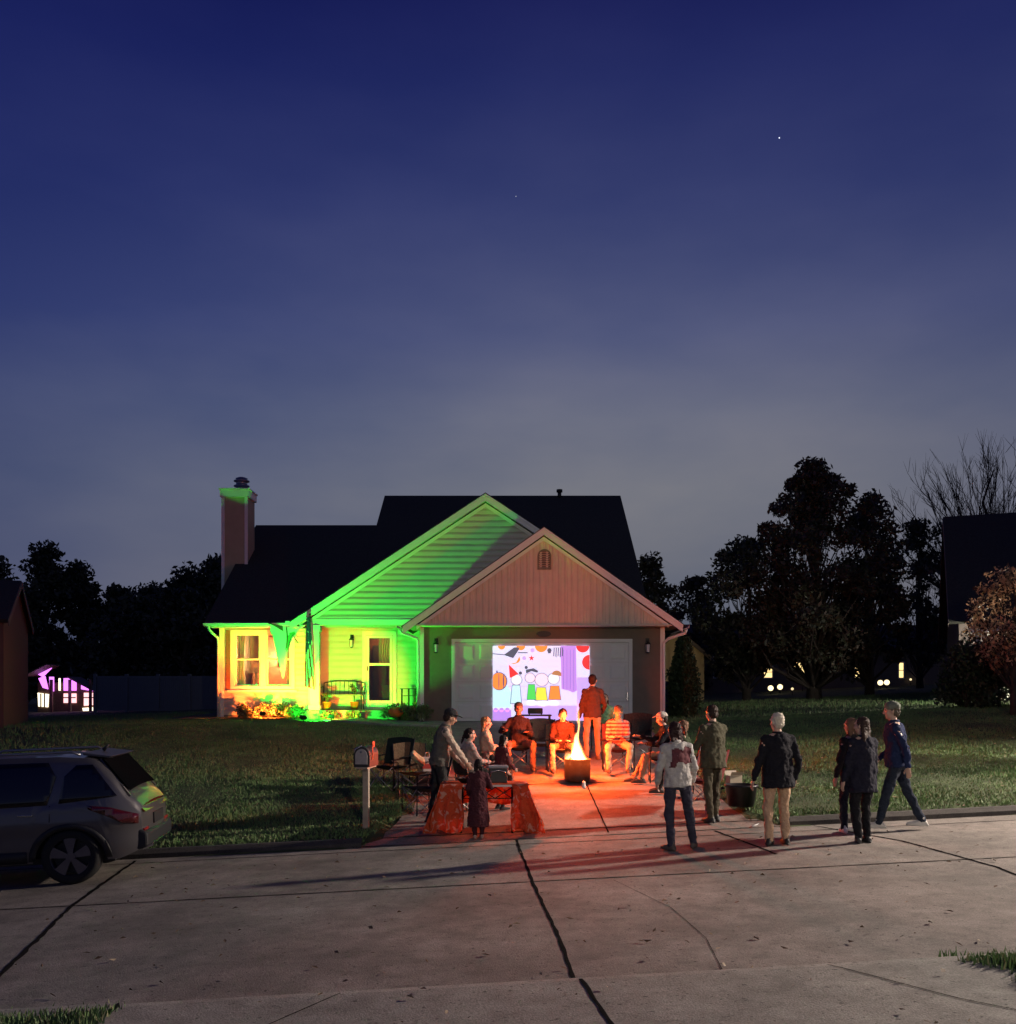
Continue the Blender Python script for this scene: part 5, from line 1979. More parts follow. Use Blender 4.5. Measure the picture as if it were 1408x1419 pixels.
# ------------------------------------------------------------------ the car
def car():
    L = 4.42
    x0, Yc, hd = -4.78, 13.3, R(180 + 8)   # rear bumper at local x = 0, car runs to +x (world -x)
    zc = D(-6.5, 12.7)
    t = thing('parked_suv', (x0, Yc, D(-4.72, 13.3)), 'silver SUV parked along the street at the left edge, rear end in view', 'car', rz=hd)
    t.rotation_euler = (0, R(2.45), hd)
    t.scale = (1, 1, .97)
    paint = mat('silver_paint', (.13, .122, .125), .36, .5, var=.04, scale=3, coat=.5)
    alloy = mat('dark_alloy', (.17, .16, .19), .3, .9, var=.1)
    trim = mat('black_plastic', (.018, .018, .02), .55, var=.1)
    # silhouette: x from the rear; top line and lower line
    topl = [(0.0, .95), (.06, 1.04), (.16, 1.12), (.34, 1.40), (.52, 1.585), (.62, 1.62), (1.0, 1.655), (1.7, 1.665), (2.3, 1.62), (2.75, 1.48), (3.3, 1.12), (3.5, 1.06), (4.1, .98), (4.34, .88), (4.42, .62)]
    belt = [(0.0, .90), (.1, .98), (.3, 1.04), (1.5, 1.00), (3.2, .96), (4.42, .60)]

    def itp(tab, x):
        for (a, b), (c_, d) in zip(tab[:-1], tab[1:]):
            if x <= c_:
                return b + (d - b) * max(0, (x - a)) / (c_ - a)
        return tab[-1][1]
    WR, AX = .365, (.84, 3.52)

    def low(x):
        z = .30 + (.10 * max(0, 1 - x / .25)) + .10 * max(0, (x - 4.2) / .22)
        for a in AX:
            d = abs(x - a)
            if d < .43:
                z = max(z, .345 + math.sqrt(.43 ** 2 - d * d) * .93)
        return z

    def side(x, z):
        """half width"""
        w = .90
        e = min(x, L - x)
        if e < .5:
            w -= .17 * (1 - e / .5) ** 2.2
        b = itp(belt, x)
        if z > b:
            w -= .17 * min(1.25, (z - b) / .62) ** 1.25 + .02
        elif z < .55:
            w -= .05 * ((.55 - z) / .3) ** 2
        w += .025 * math.exp(-((z - .80) / .10) ** 2)
        return w
    xs_ = sorted(set([i * .05 for i in range(int(L / .05) + 1)] + [L, .02, 4.40]))
    NVv = 22
    mb = MB()
    for sg in (1, -1):
        vs2, fs2 = [], []
        for x in xs_:
            zl, zt = low(x), itp(topl, x)
            for j in range(NVv + 1):
                z = zl + (zt - zl) * j / NVv
                ww = side(x, z)
                k = j / NVv
                if k > .93:
                    ww -= .05 * ((k - .93) / .07) ** 2
                vs2.append((x, sg * ww, z))
        n = NVv + 1
        for i in range(len(xs_) - 1):
            for j in range(NVv):
                fs2.append((i * n + j, (i + 1) * n + j, (i + 1) * n + j + 1, i * n + j + 1))
        mb.add(vs2, fs2, 0, True)
    # top skin, from side to side
    vs2, fs2 = [], []
    for x in xs_:
        zt = itp(topl, x)
        w = side(x, zt) - .05
        for j in range(13):
            u = -1 + 2 * j / 12
            vs2.append((x, u * w, zt + .03 * (1 - u * u)))
    for i in range(len(xs_) - 1):
        for j in range(12):
            fs2.append((i * 13 + j, i * 13 + j + 1, (i + 1) * 13 + j + 1, (i + 1) * 13 + j))
    mb.add(vs2, fs2, 0, True)
    # rear and front faces
    for x, sg in ((0.0, -1), (L, 1)):
        zl, zt = low(x), itp(topl, x)
        vs2, fs2 = [], []
        for j in range(13):
            z = zl + (zt - zl) * j / 12
            w = side(x, z) - (.05 if j == 12 else 0)
            for i in range(13):
                u = -1 + 2 * i / 12
                vs2.append((x + sg * .05 * (1 - u * u), u * w, z))
        for j in range(12):
            for i in range(12):
                fs2.append((j * 13 + i, j * 13 + i + 1, (j + 1) * 13 + i + 1, (j + 1) * 13 + i))
        mb.add(vs2, fs2, 0, True)
    mb.build('body', paint, t)
    MB().box((.35, -.72, .26), (4.1, .72, .34)).box((.5, -.62, .3), (3.9, .62, .8)).build('underbody', trim, t)

    def patch(poly, off, sg, name, m, parent=t, res=.04, th=.006):
        """a panel lying on the car side, poly in (x, z)"""
        mb = MB()
        xsa = [p[0] for p in poly]
        zsa = [p[1] for p in poly]
        bm = bmesh.new()
        vv = [bm.verts.new((p[0], 0, p[1])) for p in poly]
        bm.faces.new(vv)
        for ax, lo_, hi_ in (((1, 0, 0), min(xsa), max(xsa)), ((0, 0, 1), min(zsa), max(zsa))):
            k = int((hi_ - lo_) / (res * 2)) + 1
            for i in range(1, k):
                c_ = lo_ + (hi_ - lo_) * i / k
                co = Vector((c_, 0, 0)) if ax[0] else Vector((0, 0, c_))
                bmesh.ops.bisect_plane(bm, geom=bm.verts[:] + bm.edges[:] + bm.faces[:], plane_co=co, plane_no=ax)
        for v in bm.verts:
            v.co.y = sg * (side(v.co.x, v.co.z) + off)
        me = bpy.data.meshes.new(name)
        for f in bm.faces:
            f.smooth = True
        bmesh.ops.recalc_face_normals(bm, faces=bm.faces)
        bm.to_mesh(me)
        bm.free()
        me.materials.append(m)
        o = bpy.data.objects.new(name, me)
        COL.objects.link(o)
        o.parent = parent
        s2 = o.modifiers.new('t', 'SOLIDIFY')
        s2.thickness = th
        s2.offset = 0
        return o
    for sg in (1, -1):
        # side glass
        patch([(.26, 1.12), (.96, 1.06), (.90, 1.40), (.76, 1.54), (.56, 1.54)], .010, sg, 'side_window', M['darkglass'])
        patch([(1.10, 1.05), (1.80, 1.04), (1.80, 1.60), (1.10, 1.59), (1.00, 1.40)], .010, sg, 'side_window', M['darkglass'])
        patch([(1.86, 1.05), (2.78, 1.04), (2.72, 1.22), (2.30, 1.56), (1.83, 1.60)], .010, sg, 'side_window', M['darkglass'])
        # doors' handles, arch and sill trim
        for x in (1.35, 2.3):
            ym = sg * (side(x, .93) + .02)
            MB().bar((x - .09, ym, .93), (x + .09, ym, .935), .018, .026).build('door_handle', M['chrome'], t, bevel=.005)
        for a in AX:
            pts = []
            for d_ in range(0, 181, 10):
                q_ = R(d_)
                pts.append((a + .50 * math.cos(q_), .33 + .47 * math.sin(q_)))
            for d_ in range(180, -1, -10):
                q_ = R(d_)
                pts.append((a + .415 * math.cos(q_), .335 + .39 * math.sin(q_)))
            patch(pts, .012, sg, 'arch_trim', trim, res=.12)
        patch([(1.36, .31), (3.05, .31), (3.05, .46), (1.36, .46)], .012, sg, 'sill_trim', trim, res=.1)
        # tail light wrapping the corner
        tl = patch([(.02, .86), (.34, .98), (.62, 1.02), (.60, .97), (.36, .86), (.20, .76), (.03, .74)], .014, sg, 'tail_light', mat('tail_light_red', (.07, .006, .007), .12, coat=1.0, var=.1))
        # door gaps
        for x in (1.06, 1.83, 2.95):
            patch([(x, .46), (x + .012, .46), (x + .012, 1.04), (x, 1.04)], .003, sg, 'door_gap', trim, res=.1, th=.002)
        # wheels
        for a in AX:
            w = bpy.data.objects.new('wheel', None)
            COL.objects.link(w)
            w.parent = t
            w.location = (a, sg * .80, WR)
            rot = lambda q: (q[0], sg * q[1], q[2])
            mbw = MB()
            prof = [(.245, -.10), (.30, -.115), (.345, -.10), (.362, -.06), (.365, 0), (.362, .06), (.345, .10), (.30, .115), (.245, .10)]
            vs2, fs2 = [], []
            N = 48
            for r_, y in prof:
                for i in range(N):
                    q_ = 2 * PI * i / N
                    vs2.append((r_ * math.cos(q_), y, r_ * math.sin(q_)))
            for j in range(len(prof) - 1):
                for i in range(N):
                    fs2.append((j * N + i, j * N + (i + 1) % N, (j + 1) * N + (i + 1) % N, (j + 1) * N + i))
            mbw.add(vs2, fs2, 0, True)
            mbw.build('tyre', M['rubber'], w)
            mr = MB()
            for r_a, r_b, ya, yb in ((.245, .235, .10, .085), (.235, .225, .085, -.08)):
                vs2 = [(r_ * math.cos(2 * PI * i / N), sg * y, r_ * math.sin(2 * PI * i / N)) for r_, y in ((r_a, ya), (r_b, yb)) for i in range(N)]
                mr.add(vs2, [(i, (i + 1) % N, N + (i + 1) % N, N + i) for i in range(N)], 0, True)
            for k in range(5):
                q_ = 2 * PI * k / 5 + .3
                dr_ = Vector((math.cos(q_), 0, math.sin(q_)))
                tg = Vector((-math.sin(q_), 0, math.cos(q_)))
                ya, yb = sg * .095, sg * .06
                pr_ = [dr_ * .05 - tg * .03, dr_ * .05 + tg * .03, dr_ * .235 + tg * .075, dr_ * .242, dr_ * .235 - tg * .075]
                mr.add([q2 + Vector((0, ya, 0)) for q2 in pr_] + [q2 + Vector((0, yb, 0)) for q2 in pr_], [(0, 1, 2, 3, 4)] + [(i, (i + 1) % 5, 5 + (i + 1) % 5, 5 + i) for i in range(5)])
            vs2 = [(.06 * math.cos(2 * PI * i / 16), sg * .1, .06 * math.sin(2 * PI * i / 16)) for i in range(16)] + [(.06 * math.cos(2 * PI * i / 16), sg * .05, .06 * math.sin(2 * PI * i / 16)) for i in range(16)]
            mr.add(vs2, [tuple(range(16))] + [(i, (i + 1) % 16, 16 + (i + 1) % 16, 16 + i) for i in range(16)])
            mr.build('rim', alloy, w)
            vs2 = [(.22 * math.cos(2 * PI * i / 24), sg * .02, .22 * math.sin(2 * PI * i / 24)) for i in range(24)]
            MB().add(vs2, [tuple(range(24))]).build('brake_disc', trim, w)
    # rear window, spoiler, roof rails, bumper, plate, tailgate garnish
    mb = MB()
    rw = lambda u, v: (.17 + .33 * v - .045, (u - .5) * 2 * (.73 - .09 * v), 1.15 + .43 * v + .02 + .03 * (1 - (2 * u - 1) ** 2))
    vs2 = []
    mb.grid(12, 6, rw)
    mb.build('rear_window', mat('rear_glass', (.004, .004, .005), .7, var=0, spec=0), t)
    MB().prism([(.36, 1.60), (.72, 1.665), (.72, 1.63), (.40, 1.575)], lambda u, v, d: (u, d, v + .03), -.60, .60).build('spoiler', paint, t, bevel=.008)
    for sg in (1, -1):
        MB().tube([(.75, sg * .60, 1.66), (.85, sg * .60, 1.71), (2.1, sg * .60, 1.715), (2.25, sg * .60, 1.65)], .016, 8).build('roof_rail', M['steel'], t)
        MB().tube([(.50, sg * .62, 1.60), (.12, sg * .74, 1.10)], .012, 8).build('pillar_trim', paint, t)
        MB().box((-.03, sg * .60 - .12, .60), (.0, sg * .60 + .12, .66)).build('reflector', mat('reflector_red', (.3, .02, .02), .2), t)
    MB().prism([(-.07, .42), (.10, .36), (.30, .36), (.30, .62), (.02, .66), (-.07, .60)], lambda u, v, d: (u, d, v), -.76, .76).build('bumper', trim, t, bevel=.03)
    MB().prism([(-.09, .40), (.05, .345), (.05, .375), (-.085, .44)], lambda u, v, d: (u, d, v), -.55, .55).build('skid_plate', M['chrome'], t, bevel=.008)
    MB().prism([(-.05, .88), (.03, .96), (.06, .96), (-.02, .87)], lambda u, v, d: (u, d, v), -.70, .70).build('light_bar', mat('light_bar_red', (.2, .012, .014), .12, coat=1.0, var=.1), t, bevel=.006)
    MB().box((-.062, -.28, .67), (-.045, .28, .82)).build('tailgate_recess', trim, t)
    MB().tube([(.62, .0, 1.69), (.55, 0, 1.76)], [.03, .012], 8).build('aerial', trim, t)
    MB().grid(12, 6, lambda u, v: (2.34 + .92 * v, (u - .5) * 2 * (.60 + .12 * v), 1.625 - .47 * v + .03)).build('windscreen', M['darkglass'], t)
    for sg in (1, -1):
        MB().box((4.2, sg * .62 - .14, .72), (4.405, sg * .62 + .14, .82)).build('headlight', M['chrome'], t)
        MB().ell((2.72, sg * 1.0, 1.10), ((1, 0, 0), (0, 1, 0), (0, 0, 1)), (.08, .11, .07)).build('door_mirror', trim, t)


car()
# ------------------------------------------------------------------ trees
def tree(name, x, y, h, w, label, leafm, seed, n=9000, lsize=.13, trunk_r=.16, crown0=.22, bare=False, shape=1.0, lumps=60, cat='tree', group='trees round the gardens', z=None, flat=.75, clump=.17):
    z = G(x, y) if z is None else z
    t = thing(name, (x, y, z - .05), label, cat, group)
    rnd = random.Random(seed)
    mb = MB()
    top = h * .93
    wig = [Vector((rnd.uniform(-.03, .03) * h, rnd.uniform(-.03, .03) * h, 0)) for _ in range(8)]
    path = [Vector((0, 0, top * i / 7)) + wig[i] * (i / 7) for i in range(8)]
    mb.tube(path, [trunk_r * (1.25 if i == 0 else 1) * (1 - i / 7.6) + .01 for i in range(8)], 10)
    pts = []
    for k in range(lumps):
        f = crown0 + (1 - crown0) * (k + rnd.random()) / lumps
        hh = h * f
        # silhouette: wide low, narrowing with an uneven outline
        g = (f - crown0) / (1 - crown0)
        env = (math.sin(min(1, (g + .12) * 1.5) * PI / 2)) * (1 - g ** (1.6 * shape)) ** .8
        rad = w / 2 * env * rnd.uniform(.35, 1.08)
        a = rnd.uniform(0, 6.2832)
        tip = Vector((rad * math.cos(a), rad * math.sin(a), min(h, hh + rnd.uniform(-.04, .05) * h)))
        s_ = max(.05, f * .72 - .12 - .25 * rad / max(w, .1))
        base_i = min(6.99, s_ / .93 * 7)
        i0 = int(base_i)
        b0 = path[i0].lerp(path[min(7, i0 + 1)], base_i - i0)
        mid = b0.lerp(tip, .55) + Vector((rnd.uniform(-.05, .05) * w, rnd.uniform(-.05, .05) * w, -.03 * h))
        r0 = trunk_r * (1 - s_) * (.42 if rad > .2 * w else .25)
        mb.tube([b0, mid, tip], [max(.012, r0), max(.009, r0 * .55), .006], 6, cap=False)
        pts.append((tip.x, tip.y, tip.z, w * clump * rnd.uniform(.5, 1.1)))
        if rad > .25 * w:
            pts.append((mid.x, mid.y, mid.z + .02 * h, w * clump * .8))
        if bare:
            for q in range(7):
                f0 = rnd.uniform(.25, 1)
                p0 = (b0.lerp(mid, f0 / .55) if f0 < .55 else mid.lerp(tip, (f0 - .55) / .45))
                d = (tip - b0).normalized() + Vector((rnd.uniform(-1, 1), rnd.uniform(-1, 1), rnd.uniform(.1, 1.1))) * .75
                ln = h * rnd.uniform(.06, .16)
                p1 = p0 + d.normalized() * ln
                mb.tube([p0, p0.lerp(p1, .5) + Vector((rnd.uniform(-.02, .02) * h,) * 3), p1], [.014, .010, .004], 4, cap=False)
                for q2 in range(2):
                    d2 = d.normalized() + Vector((rnd.uniform(-1, 1), rnd.uniform(-1, 1), rnd.uniform(-.1, 1))) * .7
                    mb.tube([p0.lerp(p1, .5), p0.lerp(p1, .5) + d2.normalized() * ln * .6], [.008, .003], 4, cap=False)
    mb.build('trunk', M['bark'], t)
    if not bare:
        leaf_mesh('crown', leafm, pts, n, lsize, t, seed=seed, flat=flat)
    return t


nt = M['leaforange'].node_tree      # thin leaves let the porch light through  (leaforange_tr)
b_ = nt.nodes['Principled BSDF']
t_ = nt.nodes.new('ShaderNodeBsdfTranslucent')
t_.inputs['Color'].default_value = (.55, .33, .17, 1)
x_ = nt.nodes.new('ShaderNodeMixShader')
x_.inputs['Fac'].default_value = .45
nt.links.new(b_.outputs[0], x_.inputs[1])
nt.links.new(t_.outputs[0], x_.inputs[2])
nt.links.new(x_.outputs[0], nt.nodes['Material Output'].inputs['Surface'])
LV = [M['leaf'], M['leaf'], M['leafred']]
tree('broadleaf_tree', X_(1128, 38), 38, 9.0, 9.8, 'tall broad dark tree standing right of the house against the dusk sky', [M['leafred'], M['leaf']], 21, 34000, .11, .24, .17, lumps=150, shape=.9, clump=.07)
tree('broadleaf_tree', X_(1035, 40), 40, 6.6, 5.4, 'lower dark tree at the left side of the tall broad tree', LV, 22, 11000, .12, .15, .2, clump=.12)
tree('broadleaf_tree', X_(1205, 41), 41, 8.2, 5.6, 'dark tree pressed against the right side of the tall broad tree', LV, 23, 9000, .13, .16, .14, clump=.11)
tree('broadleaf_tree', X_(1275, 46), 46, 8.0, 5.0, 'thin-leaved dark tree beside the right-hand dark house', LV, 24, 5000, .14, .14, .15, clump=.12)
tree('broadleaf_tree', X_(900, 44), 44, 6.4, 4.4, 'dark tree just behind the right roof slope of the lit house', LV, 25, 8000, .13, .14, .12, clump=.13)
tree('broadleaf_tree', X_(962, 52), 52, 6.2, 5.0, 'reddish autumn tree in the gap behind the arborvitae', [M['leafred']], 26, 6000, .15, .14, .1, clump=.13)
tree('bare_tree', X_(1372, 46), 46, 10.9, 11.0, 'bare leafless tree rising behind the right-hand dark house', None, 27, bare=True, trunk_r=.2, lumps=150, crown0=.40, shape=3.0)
tree('arborvitae', X_(948, 29.5), 29.5, 2.35, 1.75, 'narrow cone-shaped evergreen beside the right garage corner', [M['conifer']], 28, 14000, .06, .05, .02, lumps=130, shape=.42, clump=.13, flat=1.3)
# left: the wood behind the gardens, each tree its own
spec = [(-20, 66, 10.6, 6.5, 31, 'low dark tree at the far left behind the neighbour gable'), (62, 60, 10.2, 5.4, 32, 'tallest dark tree of the left tree line'), (108, 63, 9.3, 5.2, 33, 'dark round-topped tree beside the tallest one of the left tree line'),
        (165, 64, 7.8, 6.0, 34, 'dark tree with a ragged twiggy top in the middle of the left tree line'), (215, 66, 8.0, 6.4, 35, 'low broad dark tree in the left tree line'), (262, 62, 8.6, 5.8, 36, 'dark tree left of the chimney in the left tree line'),
        (305, 60, 8.9, 5.6, 37, 'dark tree partly behind the chimney'), (15, 64, 8.6, 5.0, 38, 'dark tree between the neighbour gable and the tallest tree'), (190, 54, 6.0, 7.0, 39, 'lower dark tree standing before the left tree line'), (255, 52, 6.2, 6.0, 40, 'lower dark tree behind the pale fence')]
for px, y, h, w, sd, lab in spec:
    h *= .93
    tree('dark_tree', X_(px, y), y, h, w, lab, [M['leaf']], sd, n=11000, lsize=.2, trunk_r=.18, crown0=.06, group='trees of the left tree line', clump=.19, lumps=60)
# small orange tree before the right house
tree('autumn_tree', X_(1405, 25), 25, 3.7, 3.1, 'small tree with lit orange leaves before the right-hand porch', [M['leaforange'], M['leaforange'], M['leafred']], 41, 5200, .06, .07, .42, lumps=46, clump=.14)
# bare street tree that throws the long shadows over the right lawn (just outside the picture)
tree('bare_tree', 12.6, 17.6, 5.6, 3.6, 'bare street tree on the right lawn beside the kerb', None, 42, bare=True, trunk_r=.13, lumps=26, crown0=.3)


def hedge(x0, x1, y, h, d, label, n, seed, name='hedge', m=None):
    t = thing(name, ((x0 + x1) / 2, y, G((x0 + x1) / 2, y)), label, 'hedge')
    rnd = random.Random(seed)
    pts = []
    for k in range(60):
        pts.append((rnd.uniform(x0, x1) - (x0 + x1) / 2, rnd.uniform(-d / 2, d / 2), rnd.uniform(.15, .9) * h, .38 * h ** .5))
    mb = MB()
    for k in range(18):
        q = pts[k]
        mb.tube([(q[0] * .9, 0, 0), (q[0], q[1] * .6, q[2] * .6), q[:3]], .015, 5)
    mb.build('stem', M['bark'], t)
    leaf_mesh('foliage', m or [M['conifer'], M['leaf']], pts, n, .07, t, seed=seed, flat=.9)


hedge(X_(1330, 26.8), X_(1460, 26.8), 26.8, 1.75, 1.4, 'big dark hedge before the right-hand porch', 26000, 51)

# ------------------------------------------------------------------ neighbouring houses
M['nwall'] = mat('neighbour_wall', (.16, .13, .11), .8, var=.1)
M['nwallred'] = mat('neighbour_wall_warm', (.13, .07, .05), .8, var=.1)


def gable_house(name, loc, rz, w, d, eave, ridge, label, wallm, over=.35, extras=None):
    """box house, ridge along local x"""
    t = thing(name, loc, label, 'house', None, rz)
    sl = (ridge - eave) / (d / 2)
    mb = MB()
    mb.box((-w / 2, -d / 2, -.3), (w / 2, d / 2, eave))
    mb.add([(-w / 2, -d / 2, eave), (-w / 2, d / 2, eave), (-w / 2, 0, ridge - .12), (w / 2, -d / 2, eave), (w / 2, d / 2, eave), (w / 2, 0, ridge - .12)], [(0, 1, 2), (3, 5, 4), (0, 2, 5, 3), (1, 4, 5, 2)])
    mb.build('wall', wallm, t)
    mb = MB()
    for s in (-1, 1):
        slab(mb, [(-w / 2 - over, 0, ridge), (w / 2 + over, 0, ridge), (w / 2 + over, s * (d / 2 + over), eave - over * sl), (-w / 2 - over, s * (d / 2 + over), eave - over * sl)], .1)
    mb.build('roof', M['shingle'], t)
    for sx in (-1, 1):
        mb = MB()
        for s in (-1, 1):
            mb.bar((sx * (w / 2 + over + .012), 0, ridge - .10), (sx * (w / 2 + over + .012), s * (d / 2 + over), eave - over * sl - .1), .02, .16)
        mb.build('rake_board', M['nwall'], t)
    return t


def nwindow(t, x, y, z, w, h, lit=True):
    mb = MB()
    frame_rect(mb, x - w / 2, x + w / 2, z, z + h, y - .04, y + .02, .06)
    mb.box((x - w / 2 + .06, y - .03, z + h / 2 - .02), (x + w / 2 - .06, y + .02, z + h / 2 + .02))
    f = mb.build('window', M['trim'], t)
    MB().box((x - w / 2 + .05, y - .012, z + .05), (x + w / 2 - .05, y - .002, z + h - .05)).build('pane', M['warmlit'] if lit else M['darkglass'], f)


# right-hand house
rh = gable_house('neighbour_house', (22.75, 32.44, 1.8), R(-22), 14.6, 9.0, 2.9, 6.75, 'dark two-slope house at the right edge with a lit white porch', M['nwall'], .3)
mb = MB()
slab(mb, [(-7.1, -4.45, 2.75), (3, -4.45, 2.75), (3, -7.0, 2.35), (-7.1, -7.0, 2.35)], .1)
porch = mb.build('porch_roof', M['shingle'], rh)
MB().box((-7.15, -7.06, 2.18), (3, -7.005, 2.36)).build('fascia', M['trim'], rh)
for x in (-6.9, -6.5, -5.9, -4.2):
    MB().box((x - .08, -6.9, 0), (x + .08, -6.74, 2.26)).build('porch_column', M['trim'], rh, bevel=.01)
MB().box((-7.1, -7.0, -.4), (3, -4.5, .1)).build('porch_floor', M['walk'], rh)
MB().box((-6.5, -4.53, .1), (3, -4.5, 2.4)).build('porch_wall', M['siding'], rh)
mb = MB()
for i in range(36):
    mb.box((-5.8 + i * .13, -6.85, .25), (-5.76 + i * .13, -6.81, .95))
mb.box((-5.9, -6.87, .95), (-1.0, -6.79, 1.01)).box((-5.9, -6.86, .18), (-1.0, -6.8, .25))
mb.build('railing', M['trim'], rh)
nwindow(rh, -3.4, -4.53, .7, 1.0, 1.3, False)
bpy.context.view_layer.update()
lw = rh.matrix_world @ Vector((-5.2, -6.2, 2.15))
lp = thing('porch_lamp', lw, 'small white lamp glowing under the right-hand porch roof', 'lamp')
MB().lathe((0, 0, -.12), [(.02, 0), (.07, .03), (.08, .08), (.05, .13)], 16).build('globe', emat('porch_lamp_glow', (1, .93, .8), 12), lp)
MB().lathe((0, 0, .01), [(.06, 0), (.06, .1)], 12).build('mount', M['black'], lp)
L = bpy.data.lights.new('porch_light', 'POINT')
L.energy, L.color, L.shadow_soft_size = 650, (1, .93, .82), .08
o = bpy.data.objects.new('porch_light', L)
COL.objects.link(o)
o.location = lw + Vector((-.3, -.5, -.25))

# long house at the back with lit windows
bh = gable_house('back_house', (15.6, 56, 2.2), R(2), 17.0, 8.0, 2.5, 3.9, 'long low dark house far behind with small lit windows', M['nwall'], .4)
for i, (px, w, h, lit) in enumerate(((1060, .55, .7, 1), (1105, .75, 1.1, 1), (1143, .5, .7, 1), (1187, .5, .8, 1), (1247, .35, .9, 1), (995, .9, 1.4, 0))):
    nwindow(bh, X_(px, 52) - 15.6, -4.0 + .0, .75, w, h, bool(lit))
# yellow-lit side of the house next door behind
yh = gable_house('yellow_house', (X_(938, 43), 45.5, 2.0), R(90), 5.0, 2.4, 2.0, 3.0, 'house end lit pale yellow behind the right garage corner', mat('yellow_siding', (.62, .48, .26), .7, var=.06), .3)
L = bpy.data.lights.new('yard_light', 'SPOT')
L.energy, L.color, L.spot_size, L.shadow_soft_size = 16, (1, .72, .32), R(70), .05
o = bpy.data.objects.new('yard_light', L)
COL.objects.link(o)
o.location = (X_(935, 40.6), 40.2, 4.4)
o.rotation_euler = (Vector((X_(940, 43), 43, 3.1)) - o.location).to_track_quat('-Z', 'Y').to_euler()
yl_ = thing('yard_lamp', (X_(935, 40.6), 40.05, G(6.8, 40)), 'thin post lamp lighting the yellow house end', 'lamp')
MB().tube([(0, 0, 0), (0, 0, 2.45)], .04, 8).build('post', M['black'], yl_)
MB().lathe((0, 0, 2.45), [(.05, 0), (.09, .08), (.03, .16)], 12).build('lamp_head', M['black'], yl_)

# path lights across the gardens
for i, (px, py, Y) in enumerate(((1068, 954, 47), (1081, 952, 47.5), (1112, 947, 50), (1128, 950, 50), (1220, 950, 48), (1229, 951, 48), (1262, 945, 52), (1275, 945, 52), (937, 943, 43), (1098, 957, 44))):
    x = X_(px, Y)
    g_ = G(x, Y)
    zt = Z_(py, Y)
    big = i in (0, 1, 4, 5)
    t = thing('path_light', (x, Y, g_), 'round garden path light glowing far behind under the dark trees' if big else 'tiny garden path light far behind under the dark trees', 'path light', 'path lights in the far gardens')
    hh = max(.3, zt - g_)
    MB().tube([(0, 0, 0), (0, 0, hh)], .02, 6).build('stake', M['black'], t)
    r_ = .13 if big else .06
    MB().ell((0, 0, hh), ((1, 0, 0), (0, 1, 0), (0, 0, 1)), (r_, r_, r_)).build('globe', emat('path_glow', (1, .80, .42), 2.2 if big else 1.2), t)

# blue bin behind the corner
o = thing('wheelie_bin', (X_(931, 31), 31, G(5.2, 31)), 'dark blue wheeled bin with pale round mark behind the right garage corner', 'bin')
MB().prism([(-.28, 0), (.28, 0), (.33, 1.0), (-.33, 1.0)], lambda u, v, d: (u, d, v), -.3, .3).build('bin_body', mat('blue_bin', (.02, .03, .12), .5), o, bevel=.02)
MB().box((-.35, -.34, 1.0), (.35, .34, 1.06)).build('lid', mat('blue_bin_lid', (.03, .04, .16), .5), o, bevel=.02)
MB().prism([(.09 * math.cos(t), .60 + .12 * math.sin(t)) for t in np.linspace(0, 2 * PI, 20)[:-1]], lambda u, v, d: (u, d, v), -.312, -.306).build('emblem', M['plastic'], o)
for e in (-1, 1):
    MB().tube([(e * .22, .33, .09), (e * .28, .33, .09)], .09, 14).build('wheel', M['rubber'], o)

# left neighbour: gable end seen obliquely
nh = gable_house('neighbour_house', (-17.37, 25.76, .9), R(18), 8.0, 4.0, 3.25, 4.4, 'neighbour house end at the left edge with a steep reddish gable', M['nwallred'], .12)
# long pale fence behind
fx0, fx1, fy = X_(132, 38), X_(306, 38), 38.0
fe = thing('panel_fence', ((fx0 + fx1) / 2, fy, 1.45), 'long pale panel fence in the dark garden left of the house', 'fence')
M['fencew'] = mat('fence_vinyl', (.14, .15, .16), .5, var=.05)
nP = 4
w = (fx1 - fx0) / nP
for i in range(nP):
    a = fx0 + i * w - (fx0 + fx1) / 2
    mb = MB()
    k = 14
    for j in range(k):
        mb.box((a + .07 + j * (w - .14) / k, -.02, .08), (a + .07 + (j + 1) * (w - .14) / k - .006, .02, 1.36))
    mb.box((a + .06, -.035, .05), (a + w - .06, .035, .14)).box((a + .06, -.035, 1.3), (a + w - .06, .035, 1.4))
    mb.build('panel', M['fencew'], fe)
for i in range(nP + 1):
    a = fx0 + i * w - (fx0 + fx1) / 2
    MB().box((a - .06, -.06, -.3), (a + .06, .06, 1.48)).build('post', M['fencew'], fe)

# garden playhouse with purple light strips
GYp = 42.0
pxm = lambda px: X_(px, GYp)
ph = thing('garden_playhouse', (pxm(94), GYp, 1.3), 'small garden playhouse glowing with purple light strips at the far left', 'playhouse')
ox = pxm(94)
E1 = emat('purple_glow', (.75, .20, .95), 2.0)
E2 = emat('pink_warm_glow', (1.0, .50, .50), 1.8)
E3 = emat('pale_warm_glow', (1.0, .86, .60), 2.2)
zz = lambda py: Z_(py, GYp) - 1.3


def quad4(name, m, pts, th=.06, parent=None):
    mb = MB().prism([(pxm(a) - ox, zz(b)) for a, b in pts], lambda u, v, d: (u, d, v), -th, 0)
    return mb.build(name, m, parent or ph)


